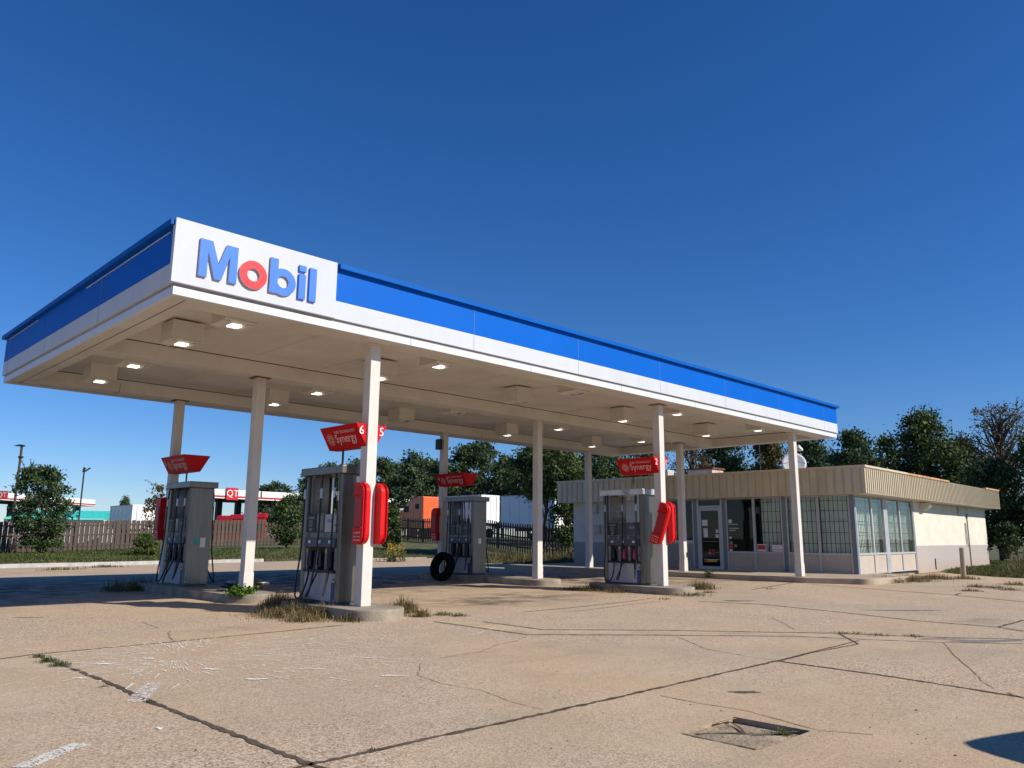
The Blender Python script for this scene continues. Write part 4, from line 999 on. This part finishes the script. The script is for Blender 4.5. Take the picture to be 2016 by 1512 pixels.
def tree_meshes(seed, H, W, style='round', nl=6000, ls=.12, ncl=90, clr=.45, base=.18, top=1.0, twigs=0, trunk_r=.12, nbr=14):
    rnd = random.Random(seed); cr, tk = MB(), MB(); zc0 = H*base
    def prof(t):                             # crown half-width at height fraction t of the crown
        if style == 'round': return math.sin(math.pi*min(1,max(0,.12+.84*t)))**.7
        if style == 'cone': return (1-t)**.65*.95+.08
        if style == 'pine': return (.35+.9*t if t < .45 else 1.0-(t-.45)*1.35)
        return .55+.45*math.sin(math.pi*t)
    lean = Vector((rnd.uniform(-.04,.04),rnd.uniform(-.04,.04),0))*H
    spine = [Vector((0,0,-.2))]+[Vector((lean.x*t*t,lean.y*t*t,H*.92*t))+Vector((rnd.gauss(0,.012)*H,rnd.gauss(0,.012)*H,0)) for t in (.15,.3,.5,.7,.85,1)]
    tk.tube(spine, trunk_r, 8, r1=trunk_r*.18)
    tips = []
    for k in range(ncl):
        t = rnd.random()**.9; pr = prof(t)*W*.5; an = rnd.random()*6.283
        rr = pr*(rnd.random()**.45)*rnd.uniform(.75,1.08)
        rr *= .72+.45*(.5+.5*mnoise.noise((math.cos(an)*1.3+seed,math.sin(an)*1.3,t*3)))*1.3
        z = zc0+(H*top-zc0)*t
        tips.append(Vector((lean.x*t+rr*math.cos(an), lean.y*t+rr*math.sin(an), z)))
    for k in range(min(nbr,len(tips))):
        tp = tips[k]; z0_ = max(H*.12, tp.z-rnd.uniform(.10,.30)*H); f_ = min(.95,z0_/(H*.92)); s0 = Vector((lean.x*f_*f_,lean.y*f_*f_,z0_))
        mid = s0.lerp(tp,.5)+Vector((rnd.gauss(0,.05),rnd.gauss(0,.05),rnd.uniform(-.02,.06)))*H*.5
        tk.tube(smoothpath([s0,mid,tp],3), trunk_r*.38, 5, r1=trunk_r*.06)
    per = nl//ncl
    for tp in tips:
        rc = clr*rnd.uniform(.6,1.35); flat_ = .75 if style != 'pine' else .6
        n_ = int(per*rnd.uniform(.45,1.55))
        for i in range(n_):
            p = tp+Vector((rnd.gauss(0,rc*.55),rnd.gauss(0,rc*.55),rnd.gauss(0,rc*.55*flat_)))
            leaf(cr, p, ls*rnd.uniform(.6,1.35), rnd)
    for k in range(twigs):
        tp = max(rnd.sample(tips,4), key=lambda q: q.z); e_ = tp+Vector((rnd.gauss(0,.5),rnd.gauss(0,.5),rnd.uniform(.25,1.0)))*H*.13
        tk.tube([tp,tp.lerp(e_,.5)+Vector((rnd.gauss(0,.03),0,0))*H*.3,e_], .018*H/5, 4, r1=.005)
        for i in range(18): leaf(cr, tp.lerp(e_,rnd.random())+Vector((rnd.gauss(0,.03),rnd.gauss(0,.03),rnd.gauss(0,.03)))*H*.2, ls*.6, rnd)
    return tk, cr
def plant(name, u, D, vtop, wpx, label, cat='tree', group=None, leafm=GREEN_A, vbase=None, **kw):
    b = dp(u, 1060, D); z = tz(b.x, b.y); tp = dp(u, vtop, D); H = tp.z-z; W = wpx*D/FPX
    r = empty(name, (b.x,b.y,z), label=label, cat=cat, group=group)
    tk, cr = tree_meshes(kw.pop('seed', int(u*7+D)), H, W, **kw)
    tk.build('trunk', BARK, r, smooth=True); cr.build('crown', leafm, r); return r
plant('young_oak', 80, 44, 922, 112, 'bushy dark green oak with thin twigs on top before the fence at far left', leafm=GREEN_A, style='vase', nl=12500, ls=.08, ncl=190, clr=.33, base=.08, twigs=14, trunk_r=.09)
plant('shrub_tree', 564, 51, 978, 74, 'small round green tree before the fence between a column and the nearest pump', leafm=GREEN_B, style='round', nl=5200, ls=.085, ncl=80, clr=.34, base=.12, twigs=4, trunk_r=.06)
plant('sapling', 300, 46, 953, 52, 'thin reddish sapling behind the far left pump', leafm=GREEN_R, style='round', nl=700, ls=.085, ncl=34, clr=.24, base=.35, twigs=5, trunk_r=.035)
plant('bush', 290, 41, 1052, 50, 'low green bush at the fence foot beside the far left pump', cat='bush', leafm=SHRUBM, style='round', nl=2600, ls=.06, ncl=50, clr=.20, base=.03, trunk_r=.03)
plant('shrub_tree', 772, 52, 998, 34, 'narrow dark shrub before the fence right of the red ribbed box', leafm=GREEN_B, style='round', nl=2600, ls=.085, ncl=40, clr=.30, base=.08, trunk_r=.05)
# far pines beyond the truck yard
PV = []
for k, (sty, lm) in enumerate((('pine',GREEN_P),('round',GREEN_P),('round',GREEN_A))):
    tk, cr = tree_meshes(40+k, 13, 7.4 if k != 1 else 8.4, style=sty, nl=8200, ls=.22, ncl=120, clr=.85, base=.16, trunk_r=.22, nbr=18)
    r = empty('pine_tree'); tk.build('trunk', BARK, r, smooth=True); cr.build('crown', lm, r); PV.append([r, False])
PINES = [(598,86,934,0,'small pine at the left end of the treeline'),(640,92,913,1,'pine behind the cap of the nearest pump'),(700,95,900,0,'pine behind the nearest white column'),(752,96,903,2,'dark tree right of the nearest white column'),
 (808,92,886,0,'tall pine with pointed crown right of the open red box'),(850,98,906,1,'rounded tree left of the back middle column'),(905,95,878,2,'bushy tree right of the back middle column'),(945,96,868,1,'tall rounded tree above the white trailers'),(990,100,892,0,'pine half hidden by the leafy tree above the trailers'),
 (668,108,918,2,'tree in the second rank behind the nearest pump'),(775,112,912,1,'tree in the second rank behind the open red box'),(870,112,905,0,'pine in the second rank behind the back middle column'),(1040,92,880,2,'dark tree behind the second column row'),(1100,88,878,1,'rounded tree behind the shaded end of the store'),
 (241,120,976,0,'lone small pine beyond the grey trailer'),(541,140,950,1,'distant tree over the far red pumps'),(515,140,957,2,'distant dark tree over the far red pumps')]
for u, D, vt, k, lb in PINES:
    o = PV[k][0] if not PV[k][1] else copy_tree(PV[k][0]); PV[k][1] = True
    b = dp(u,1060,D); z = tz(b.x,b.y); H = dp(u,vt,D).z-z; s_ = H/13.2
    o.location = (b.x,b.y,z); o.scale = (s_*1.05,s_*1.05,s_) if u not in (241,) else (s_*.7,s_*.7,s_); o.rotation_euler = (0,0,random.random()*6.28); tag(o, lb, 'tree', 'trees beyond the truck yard')
plant('leafy_tree', 1072, 47.5, 862, 165, 'drooping leafy tree hanging over the trailers beside the store', leafm=GREEN_B, style='round', nl=14250, ls=0.094, ncl=150, clr=.5, base=.50, trunk_r=.14, nbr=30)
plant('leafy_tree', 1122, 46.0, 900, 60, 'dense narrow tree growing against the dark fence at the store corner', leafm=GREEN_B, style='round', nl=9750, ls=0.086, ncl=90, clr=.42, base=.10, trunk_r=.14, nbr=30)
plant('leafy_tree', 1185, 58, 850, 120, 'dark leafy tree behind the far end of the store', leafm=GREEN_B, style='round', nl=13500, ls=0.117, ncl=120, clr=.65, base=.15, trunk_r=.18)
plant('leafy_tree', 1262, 60, 846, 110, 'green tree behind the red number sign over the store roof', leafm=GREEN_A, style='round', nl=12000, ls=0.117, ncl=110, clr=.65, base=.15, trunk_r=.18)
plant('bare_tree', 1368, 55, 850, 100, 'half bare pale tree over the white roof box', leafm=GREEN_R, style='round', nl=4800, ls=0.078, ncl=120, clr=.5, base=.2, trunk_r=.15, twigs=10, nbr=90)
plant('leafy_tree', 1440, 58, 843, 110, 'dark green tree over the middle of the store roof', leafm=GREEN_A, style='round', nl=12750, ls=0.117, ncl=120, clr=.62, base=.15, trunk_r=.18)
plant('leafy_tree', 1516, 56, 848, 70, 'yellowing tree left of the satellite dish', leafm=GREEN_Y, style='round', nl=7800, ls=0.109, ncl=80, clr=.55, base=.15, trunk_r=.15)
plant('pine_tree', 1600, 54, 864, 100, 'pine with spreading top behind the satellite dish', leafm=GREEN_P, style='round', nl=8700, ls=0.117, ncl=80, clr=.6, base=.15, trunk_r=.17)
plant('bare_tree', 1640, 60, 886, 46, 'thin pale bare tree right of the satellite dish', leafm=GREEN_R, style='round', nl=1350, ls=0.070, ncl=60, clr=.45, base=.3, trunk_r=.09, twigs=14, nbr=50)
plant('leafy_tree', 1694, 50, 851, 84, 'dark round tree above the near corner of the store', leafm=GREEN_A, style='round', nl=12000, ls=0.101, ncl=110, clr=.55, base=.12, trunk_r=.17)
plant('leafy_tree', 1768, 53, 858, 80, 'greyish tree between two dark trees above the store side', leafm=GREEN_B, style='round', nl=5700, ls=0.101, ncl=80, clr=.5, base=.12, trunk_r=.15, twigs=8)
plant('leafy_tree', 1838, 50, 815, 140, 'largest dark green tree above the store side wall', leafm=GREEN_B, style='round', nl=19000, ls=0.109, ncl=190, clr=.62, base=.12, trunk_r=.24, nbr=30)
plant('leafy_tree', 1905, 52, 862, 76, 'dark tree between the largest tree and the tall bare one', leafm=GREEN_A, style='round', nl=9750, ls=0.101, ncl=90, clr=.5, base=.10, trunk_r=.17)
plant('tall_tree', 1978, 46, 795, 170, 'tall open tree with thin branches at the right edge', leafm=GREEN_R, style='vase', nl=5200, ls=.07, ncl=230, clr=.40, base=.34, trunk_r=.17, twigs=14, nbr=190)
plant('leafy_tree', 1968, 43, 905, 120, 'dark undergrowth tree below the tall open tree at the right edge', leafm=GREEN_A, style='round', nl=9000, ls=.095, ncl=110, clr=.50, base=.16, trunk_r=.12, nbr=60)
plant('leafy_tree', 2060, 42, 850, 130, 'dark tree at the right edge beyond the tall open one', leafm=GREEN_B, style='round', nl=9500, ls=.10, ncl=110, clr=.55, base=.10, trunk_r=.16, nbr=40)
plant('bush', 1985, 38, 1035, 34, 'small dark sapling before the trees right of the store', cat='bush', leafm=GREEN_A, style='round', nl=1500, ls=.08, ncl=36, clr=.25, base=.3, trunk_r=.03)

def blades(mb, c, rad, n, h, rnd, spread=.5, wd=.008, zf=None, ry=None):
    for k in range(n):
        gx, gy = rnd.gauss(0,.5), rnd.gauss(0,.5); x = c[0]+rad*gx; y = c[1]+(rad if ry is None else ry)*gy
        z = (zf(x,y) if zf else c[2]); fall = max(.35, 1-.45*math.hypot(gx,gy)); hh = h*fall*rnd.choice((.35,.5,.6,.75,.9,1.0,1.35))*rnd.uniform(.8,1.2); a2 = rnd.random()*6.283; sp_ = spread*rnd.uniform(.15,1.6)
        dx, dy = math.cos(a2), math.sin(a2); w_ = wd*rnd.uniform(.6,1.4)
        m1 = Vector((x+dx*sp_*hh*.30,y+dy*sp_*hh*.30,z+hh*.55)); tp = Vector((x+dx*sp_*hh*1.05,y+dy*sp_*hh*1.05,z+hh*max(.25,1-.38*sp_)))
        px, py = -dy*w_, dx*w_; o = len(mb.v)
        mb.v += [(x-px,y-py,z-.01),(x+px,y+py,z-.01),(m1.x+px*.8,m1.y+py*.8,m1.z),(m1.x-px*.8,m1.y-py*.8,m1.z),tuple(tp)]
        mb.f += [[o,o+1,o+2,o+3],[o+3,o+2,o+4]]; mb.m += [0,0]
rn = random.Random(11)
# verge grass behind the kerb, seen between kerb and fence
vg, vd = MB(), MB(); cnt = 0
while cnt < 42000:
    u = rn.uniform(-20,960); D = 29.5+22*rn.random()**1.5; p_ = dp(u,1060,D); s_ = sdist(p_.x,p_.y)
    if s_ < .12 or p_.y > 45: continue
    edge = s_ < 2.4*(.7+.6*mnoise.noise((p_.x*.4,p_.y*.4,0))+.3)
    blades(vd if (edge and rn.random() < .75) else vg, (p_.x,p_.y,tz(p_.x,p_.y)), .05, 1, (.16 if edge else .13)*(1+.6*mnoise.noise((p_.x*.7,p_.y*.7,3))), rn, .7, .016); cnt += 1
tag(vg.build('verge_grass', GRASSM), kind='stuff'); tag(vd.build('dry_verge_grass', MIXM), kind='stuff')
# grass and tall weeds right of the store
rg, rd_ = MB(), MB(); cnt = 0
while cnt < 16000:
    u = rn.uniform(1820,2050); D = 26+16*rn.random()**1.3; p_ = dp(u,1060,D); s_ = sdist(p_.x,p_.y)
    if s_ < .05 or (p_.x < 36.5 and p_.y > -.6 and p_.x > 18): continue
    edge = s_ < 1.0
    blades(rd_ if (edge and rn.random() < .7) else rg, (p_.x,p_.y,tz(p_.x,p_.y)), .05, 1, .15 if not edge else .14, rn, .8, .013); cnt += 1
for k in range(22):
    u = rn.uniform(1985,2060); D = rn.uniform(30,36); p_ = dp(u,1060,D); blades(rd_, (p_.x,p_.y,tz(p_.x,p_.y)), .3, 26, 1.15, rn, .5, .010)
tag(rg.build('side_grass', GRASSM), kind='stuff'); tag(rd_.build('tall_dry_weeds', MIXM), kind='stuff')
# weeds before the dark fence
wf = MB()
for k in range(330):
    u = rn.uniform(948,1128); D = rn.uniform(38.5,44); p_ = dp(u,1060,D); s_ = sdist(p_.x,p_.y)
    if p_.x > 28.3+(p_.y-13.5)*.15-.4: continue
    z = max(0,tz(p_.x,p_.y)); blades(wf, (p_.x,p_.y,z), .25, 22, rn.uniform(.2,.85) if D > 40.5 else .2, rn, .35, .014)
tag(wf.build('fence_weeds', MIXM), kind='stuff')
# dry weeds round the near islands
dw = MB()
def dry(u, v, rad, n, h, zz=0.0, ry=None, sp_=.9): blades(dw, gp(u,v,zz), rad, n, h, rn, sp_, .005, ry=ry)
for u,v,r_,n,h in ((575,1212,.5,900,.16),(560,1200,.28,420,.26),(600,1206,.30,520,.26),(545,1192,.22,260,.24),(640,1214,.26,420,.20),(690,1222,.22,240,.12),(600,1222,.3,260,.10),(735,1216,.22,180,.12),(770,1212,.20,260,.20),(795,1206,.2,300,.25),(830,1214,.12,120,.14),
   (1165,1163,.35,240,.16),(1130,1161,.3,130,.10),(1215,1166,.3,200,.13),(1330,1168,.4,300,.14),(1380,1160,.3,260,.26),(1350,1172,.5,220,.08),(1740,1146,.6,420,.22),(1790,1144,.6,460,.22),(1840,1140,.5,340,.20),(1900,1140,.4,200,.14),
   (1925,1156,.3,110,.10),(1960,1158,.3,90,.10),(1910,1164,.25,80,.08),(2000,1152,.35,130,.12),(1545,1135,.4,180,.2),(1985,1162,.3,80,.08),(480,1405+0,.0,0,.1)): 
    if n: dry(u,v,r_*1.15,int(n*2.6),h*1.28)
for u,v in ((260,1104),(205,1117),(120,1122)): blades(dw, gp(u,v,.0), .8, 240, .16, rn, .9, .012, ry=.25)
tag(dw.build('dry_weeds', DRYM), kind='stuff')
gw = MB()
for u,v,r_,n,h in ((95,1303,.10,170,.07),(120,1311,.10,180,.07),(78,1294,.07,90,.05),(205,1352,.05,40,.025),(295,1383,.05,50,.035),(735,1478,.05,50,.022),(875,1211,.18,220,.10),(905,1213,.16,160,.08),(1540,1449,.09,150,.07),(1395,1167,.2,140,.08),
   (985,1424,.03,16,.02),(1655,1247,.15,80,.05),(1730,1251,.15,90,.05),(1800,1253,.15,90,.05),(1690,1248,.12,60,.05),(1515,1160,.2,70,.06),(1310,1180,.2,60,.06)):
    blades(gw, gp(u,v,0 if v != 1449 else -.04), r_, n, h, rn, .9, .0035)
tag(gw.build('crack_weeds', GRASSM), kind='stuff')
dg = MB()
for k in range(16): blades(dg, gp(rn.uniform(215,300),rn.uniform(1158,1166),0), .22, 50, .34, rn, .7, .006)
tag(dg.build('shaded_grass_clump', GRASSM), kind='stuff')
def weed(name, loc, h, rad, n, m, label, ls=.025):
    r = empty(name, loc, label=label, cat='weed'); s_ = MB(); l_ = MB(); q = random.Random(int(loc[0]*31+loc[1]*17))
    for k in range(n):
        an = q.random()*6.28; d = rad*q.uniform(.2,1); tp = Vector((d*math.cos(an),d*math.sin(an),h*q.uniform(.5,1)))
        s_.tube([(0,0,0),tuple(tp*.5+Vector((0,0,.08*h))),tuple(tp)],.004,4,r1=.002)
        for i in range(26): leaf(l_, tp*q.uniform(.35,1.05)+Vector((q.gauss(0,.03),q.gauss(0,.03),q.gauss(0,.03))), ls*q.uniform(.6,1.3), q)
    s_.build('stem', BARK, r); l_.build('leaves', m, r); return r
p_ = gp(470,1187,.0); weed('green_weed', (p_.x,p_.y,0), .30, .32, 60, LIMEM, 'bright green weed at the foot of the white column on the left island', .035)
p_ = gp(1487,1136,.05); weed('green_weed', (15.45,2.9,.0), .32, .12, 10, SHRUBM, 'small green weed growing before the store window')
def goldenrod(u, D, n, label):
    b = dp(u,1060,D); z = tz(b.x,b.y); r = empty('goldenrod', (b.x,b.y,z), label=label, cat='plant'); s_, l_, f_ = MB(), MB(), MB(); q = random.Random(5)
    for k in range(n):
        x, y = q.gauss(0,.32), q.gauss(0,.32); h = q.uniform(.6,1.05); tp = Vector((x+q.gauss(0,.05),y+q.gauss(0,.05),h)); s_.tube([(x,y,0),tuple(tp)],.008,4)
        for i in range(34): leaf(l_, Vector((x,y,0)).lerp(tp,q.uniform(.05,.8))+Vector((q.gauss(0,.05),q.gauss(0,.05),0)), .05, q, .3)
        for i in range(18): leaf(f_, tp+Vector((q.gauss(0,.035),q.gauss(0,.035),q.gauss(-.05,.09))), .028, q)
    s_.build('stem', BARK, r); l_.build('leaves', SHRUBM, r); f_.build('flower', mat('goldenrod_flower',(.5,.36,.03),.8), r)
goldenrod(775, 40, 34, 'yellow flowering weeds on the grass right of the nearest column')

# ---------------------------------------------------------------- far station, trucks and poles
def far_canopy(u0, D0, u1, D1, ztop, hgt, depth, label, sign_u=None, poles=()):
    A, B = dp(u0,1000,D0), dp(u1,1000,D1); A.z = B.z = 0; d = (B-A); L = d.length; ang = math.atan2(d.y,d.x)
    r = empty('far_canopy', (A.x,A.y,0), ang, label, 'canopy')
    MB().box(0,L,0,depth,ztop-hgt,ztop).build('fascia', TRAILW, r)
    MB().box(-.04,L+.04,-.04,.0,ztop-hgt*.86,ztop-hgt*.68).box(L,L+.04,0,depth,ztop-hgt*.86,ztop-hgt*.68).build('stripe', QRED, r)
    MB().box(.1,L-.1,.1,depth-.1,ztop-hgt-.05,ztop-hgt-.001).build('soffit', QDARK, r)
    k = 6.0
    sm = MB()
    while k < L: sm.box(k-.08,k+.08,-.045,-.002,ztop-hgt*.7,ztop-.02); k += 9.5
    sm.build('fascia_joint', QDARK, r)
    for x in poles: MB().box(x-.3,x+.3,depth*.3,depth*.3+.5,-.2,ztop-hgt-.05).build('column', QDARK, r)
    if sign_u is not None:
        x = sign_u; s_ = hgt*1.35
        b = MB().box(x,x+s_*1.05,-.25,-.05,ztop-hgt*1.15,ztop-hgt*1.15+s_).build('sign', QRED, r)
        text('QT', s_*.78, SWHITE, 'lettering', b, frame((x+s_*.52,-.262,ztop-hgt*1.15+s_*.52),(1,0,0),(0,0,1)), .005)
    return r
far_canopy(-90,80,186,104,5.7,.80,8,'long white red-striped canopy of another station behind the oak at far left',sign_u=None,poles=(4,12,24.6))
q = dp(0,968,86); 
far_canopy(416,84,880,112,6.15,.98,9,'long white red-striped canopy of another station behind the fence in the middle',sign_u=1.55,poles=(2.6,5.0,14,26,38))
sgq = empty('far_sign', (q.x,q.y,0), YAW-math.pi/2, 'small red and white square sign on the far left canopy edge', 'sign')
zq = dp(8,975,86).z
MB().box(-.15,1.0,-.3,-.1,zq-.45,zq+.45).build('plate', QRED, sgq); text('QT', .75, SWHITE, 'lettering', sgq, frame((.45,-.312,zq),(1,0,0),(0,0,1)), .005)
MB().box(.3,.5,-.1,.4,zq-.3,zq+.3).build('mount', QDARK, sgq)
def red_pump(u, D, label):
    b = dp(u,1060,D); z = tz(b.x,b.y); r = empty('far_pump', (b.x,b.y,z), YAW-math.pi/2, label, 'fuel pump', 'red pumps under the far canopy')
    MB().box(-.75,.75,-.4,.4,0,2.2).build('body', QRED, r, bevel=.05); MB().box(-.6,.6,-.43,-.4,.8,1.6).build('screen', QDARK, r); MB().box(-.8,.8,-.45,.45,2.2,2.7).build('topper', QRED, r, bevel=.05)
for u, lb in ((442,'red pump under the far canopy nearest its left end'),(468,'second red pump from the left under the far canopy'),(508,'red pump under the far canopy right of the left-row column')): red_pump(u,83,lb)
# lorries in the yard
def trailer(u, vt, D, L, label, end=TRAILW, side=TRAILG, W=2.6, H=2.9, wheels=True):
    b = dp(u, 1050, D); zt = dp(u, vt, D).z
    r = empty('box_trailer', (b.x,b.y,0), 0, label, 'trailer', 'box trailers beyond the fence')
    bd = MB(); bd.box(0,W,0,L,zt-H,zt); bd.build('box', end, r, bevel=.03)
    sd = MB()
    k = .6
    while k < L: sd.box(-.012,0,k-.02,k+.02,zt-H+.1,zt-.1); k += 1.2
    sd.box(-.02,0,0,L,zt-.1,zt); sd.box(-.02,0,0,L,zt-H,zt-H+.12)
    sd.build('side_rib', TRAILG, r)
    dn = MB(); dn.box(W/2-.02,W/2+.02,-.03,0,zt-H+.1,zt-.1); dn.tube([(.5,-.05,zt-H),(.5,-.05,zt-.1)],.03,6); dn.tube([(2.1,-.05,zt-H),(2.1,-.05,zt-.1)],.03,6); dn.build('door_bar', TRAILG, r)
    z0 = tz(b.x,b.y)
    if wheels:
        for y in (1.2,2.5):
            for x in (.3,2.3): MB().tube([(x-.15,y,z0+.5),(x+.15,y,z0+.5)],.5,14).build('wheel', TYRE, r)
        MB().box(.6,2.0,.3,L*.8,zt-H-.25,zt-H).build('chassis', QDARK, r)
    return r
trailer(947,973,80,9.3,'white trailer behind the orange lorry cab and the pump with the tyre')
trailer(1092,971,66,6.6,'long white trailer behind the dark fence and the leafy tree')
trailer(256,993,84,7,'grey-sided trailer with white doors behind the fence at left',H=2.6,W=2.9)
b = dp(826,1040,76); z0 = tz(b.x,b.y)
lc = empty('lorry_cab', (b.x-.6,b.y-1.2,z0), 0, 'orange lorry cab with high roof behind the fence', 'lorry')
cb = MB(); cb.prism([(0,.9),(0,4.0),(.9,4.02),(1.8,3.8),(2.7,3.3),(3.4,2.6),(4.7,2.2),(5.05,1.9),(5.1,.9)],'x',0,2.4); cbo = cb.build('body', ORANGE, lc, bevel=.12)
MB().box(-.01,0,2.2,3.0,2.5,3.1).box(-.01,0,.6,1.2,2.8,3.3).build('side_window', QDARK, lc); MB().prism([(2.82,3.22),(3.4,2.66),(3.46,2.66),(2.88,3.22)],'x',.2,2.2).build('windscreen', SCREEN, lc)
for y in (4.2,.2,-.9): 
    for x in (.15,2.25): MB().tube([(x-.15,y,.5),(x+.15,y,.5)],.5,14).build('wheel', TYRE, lc)
MB().box(.5,1.9,-1.8,1,.55,.85).build('chassis', QDARK, lc); MB().box(-.02,.4,4.5,5.1,1.0,1.6).build('headlight', STEELB, lc)
b = dp(797,1050,82); z0 = tz(b.x,b.y)
vb = empty('red_board', (b.x,b.y,z0), YAW-math.pi/2, 'dark red notice board with white rim beside the orange lorry cab', 'board'); zz_ = dp(797,1009,82).z-z0
MB().box(-.62,.62,0,.1,zz_-.45,zz_+.45).build('rim', TRAILW, vb); MB().box(-.5,.5,-.03,0,zz_-.33,zz_+.25).build('panel', QRED, vb); MB().box(-.06,.06,.0,.08,0,zz_-.45).build('post', DARKM, vb)
b = dp(172,1050,92)
tb = empty('teal_building', (b.x,b.y,0), YAW-math.pi/2+.25, 'low building with bright teal roof behind the fence at left', 'building')
zt_ = dp(172,1004,92).z; w_ = 46*92/FPX
MB().box(-9,w_*.56,.3,6,0,zt_-1.0).build('wall', TRAILW, tb); MB().add([(-9,0,zt_-1.15),(w_*.56,0,zt_-1.15),(w_*.56,3,zt_),(-9,3,zt_),(-9,6,zt_-1.15),(w_*.56,6,zt_-1.15)],[(0,1,2,3),(3,2,5,4),(1,5,2),(0,3,4)]).build('roof', TEALR, tb)
def pole(u, vt, D, label, kind=0):
    b = dp(u,1060,D); z = tz(b.x,b.y); H = dp(u,vt,D).z-z
    r = empty('lamp_post', (b.x,b.y,z), YAW-math.pi/2, label, 'lamp post', 'lamp posts beyond the forecourt')
    w0 = .065 if kind == 0 else .05
    MB().box(-w0,w0,-w0,w0,-.2,H-.05).build('mast', mat('pole_brown',(.10,.075,.06),.6) if kind == 0 else DARKM, r)
    if kind == 0:
        MB().prism([(-.55,-.08),(-.10,-.10),(.1,-.1),(.22,-.06),(.1,.02),(-.1,.04)],'y',-.16,.16).build('lamp_head', QDARK, r, loc=(0,0,H)); MB().box(-.12,.16,-.12,.12,H-1.0,H-.85).build('collar', QDARK, r)
    elif kind == 1:
        MB().prism([(-.12,-.35),(.0,-.32),(.12,.05),(-.02,.12)],'y',-.12,.12).build('lamp_head', QDARK, r, loc=(-.02,0,H)); MB().prism([(.03,-.25),(.10,-.28),(.6,.10),(.5,.13)],'y',-.1,.1).build('lamp_head', QDARK, r, loc=(0,0,H-.05))
    else:
        MB().tube([(0,0,H-.1),(.05,0,H+.15),(-.4,0,H+.45)],.05,6).build('lamp_head', QDARK, r)
pole(20,872,58,'brown square lamp post with one flat head at far left',0)
pole(151,920,75,'thin dark lamp post with two upturned heads right of the oak',1)
pole(815,968,88,'thin curved lamp post before the trees behind the orange lorry cab',2)

# ---------------------------------------------------------------- car standing just right of the camera (its shadow falls into the picture)
car = empty('parked_car', (.86,-12.79,0), R(-21), 'grey estate car parked on the concrete, throwing the corner shadow', 'car')
def loft(secs, name, m, parent):
    b = MB(); n = len(secs[0][1])
    for x, pr in secs: b.v += [(x,y,z) for y,z in pr]
    for i in range(len(secs)-1):
        for j in range(n): k = (j+1) % n; b.f.append([i*n+j,i*n+k,(i+1)*n+k,(i+1)*n+j]); b.m.append(0)
    b.f.append(list(range(n))[::-1]); b.m.append(0); b.f.append(list(range((len(secs)-1)*n,len(secs)*n))); b.m.append(0)
    o = b.build(name, m, parent, smooth=True); md = o.modifiers.new('s','SUBSURF'); md.levels = md.render_levels = 2; return o
def cs(hw, z0, zs, zt, tw): return [(-hw*.9,z0),(-hw,z0+.2),(-hw,zs),(-tw,zt),(tw,zt),(hw,zs),(hw,z0+.2),(hw*.9,z0)]
loft([(-2.25,cs(.70,.35,.80,.98,.62)),(-2.2,cs(.86,.25,.95,1.1,.76)),(-1.2,cs(.90,.22,.98,1.12,.80)),(0,cs(.91,.22,.96,1.08,.8)),(1.2,cs(.90,.22,.90,1.02,.76)),(2.05,cs(.84,.25,.80,.92,.70)),(2.25,cs(.68,.32,.66,.76,.55))],'body',CARP,car)
loft([(-2.16,cs(.72,.95,1.2,1.5,.60)),(-2.08,cs(.80,.95,1.28,1.66,.68)),(-1.95,cs(.81,.95,1.30,1.70,.70)),(-.6,cs(.82,.95,1.3,1.73,.71)),(.3,cs(.80,.95,1.28,1.68,.68)),(.5,cs(.78,.95,1.22,1.60,.64)),(1.25,cs(.70,.93,.98,1.06,.58))],'cabin',SCREEN,car)
for x in (-1.35,1.38):
    for y in (-.80,.80): wh = MB().tube([(x,y-.1,.33),(x,y+.1,.33)],.33,24).build('wheel', TYRE, car); MB().tube([(x,y-.108,.33),(x,y+.108,.33)],.2,18).build('rim', STEELB, wh)
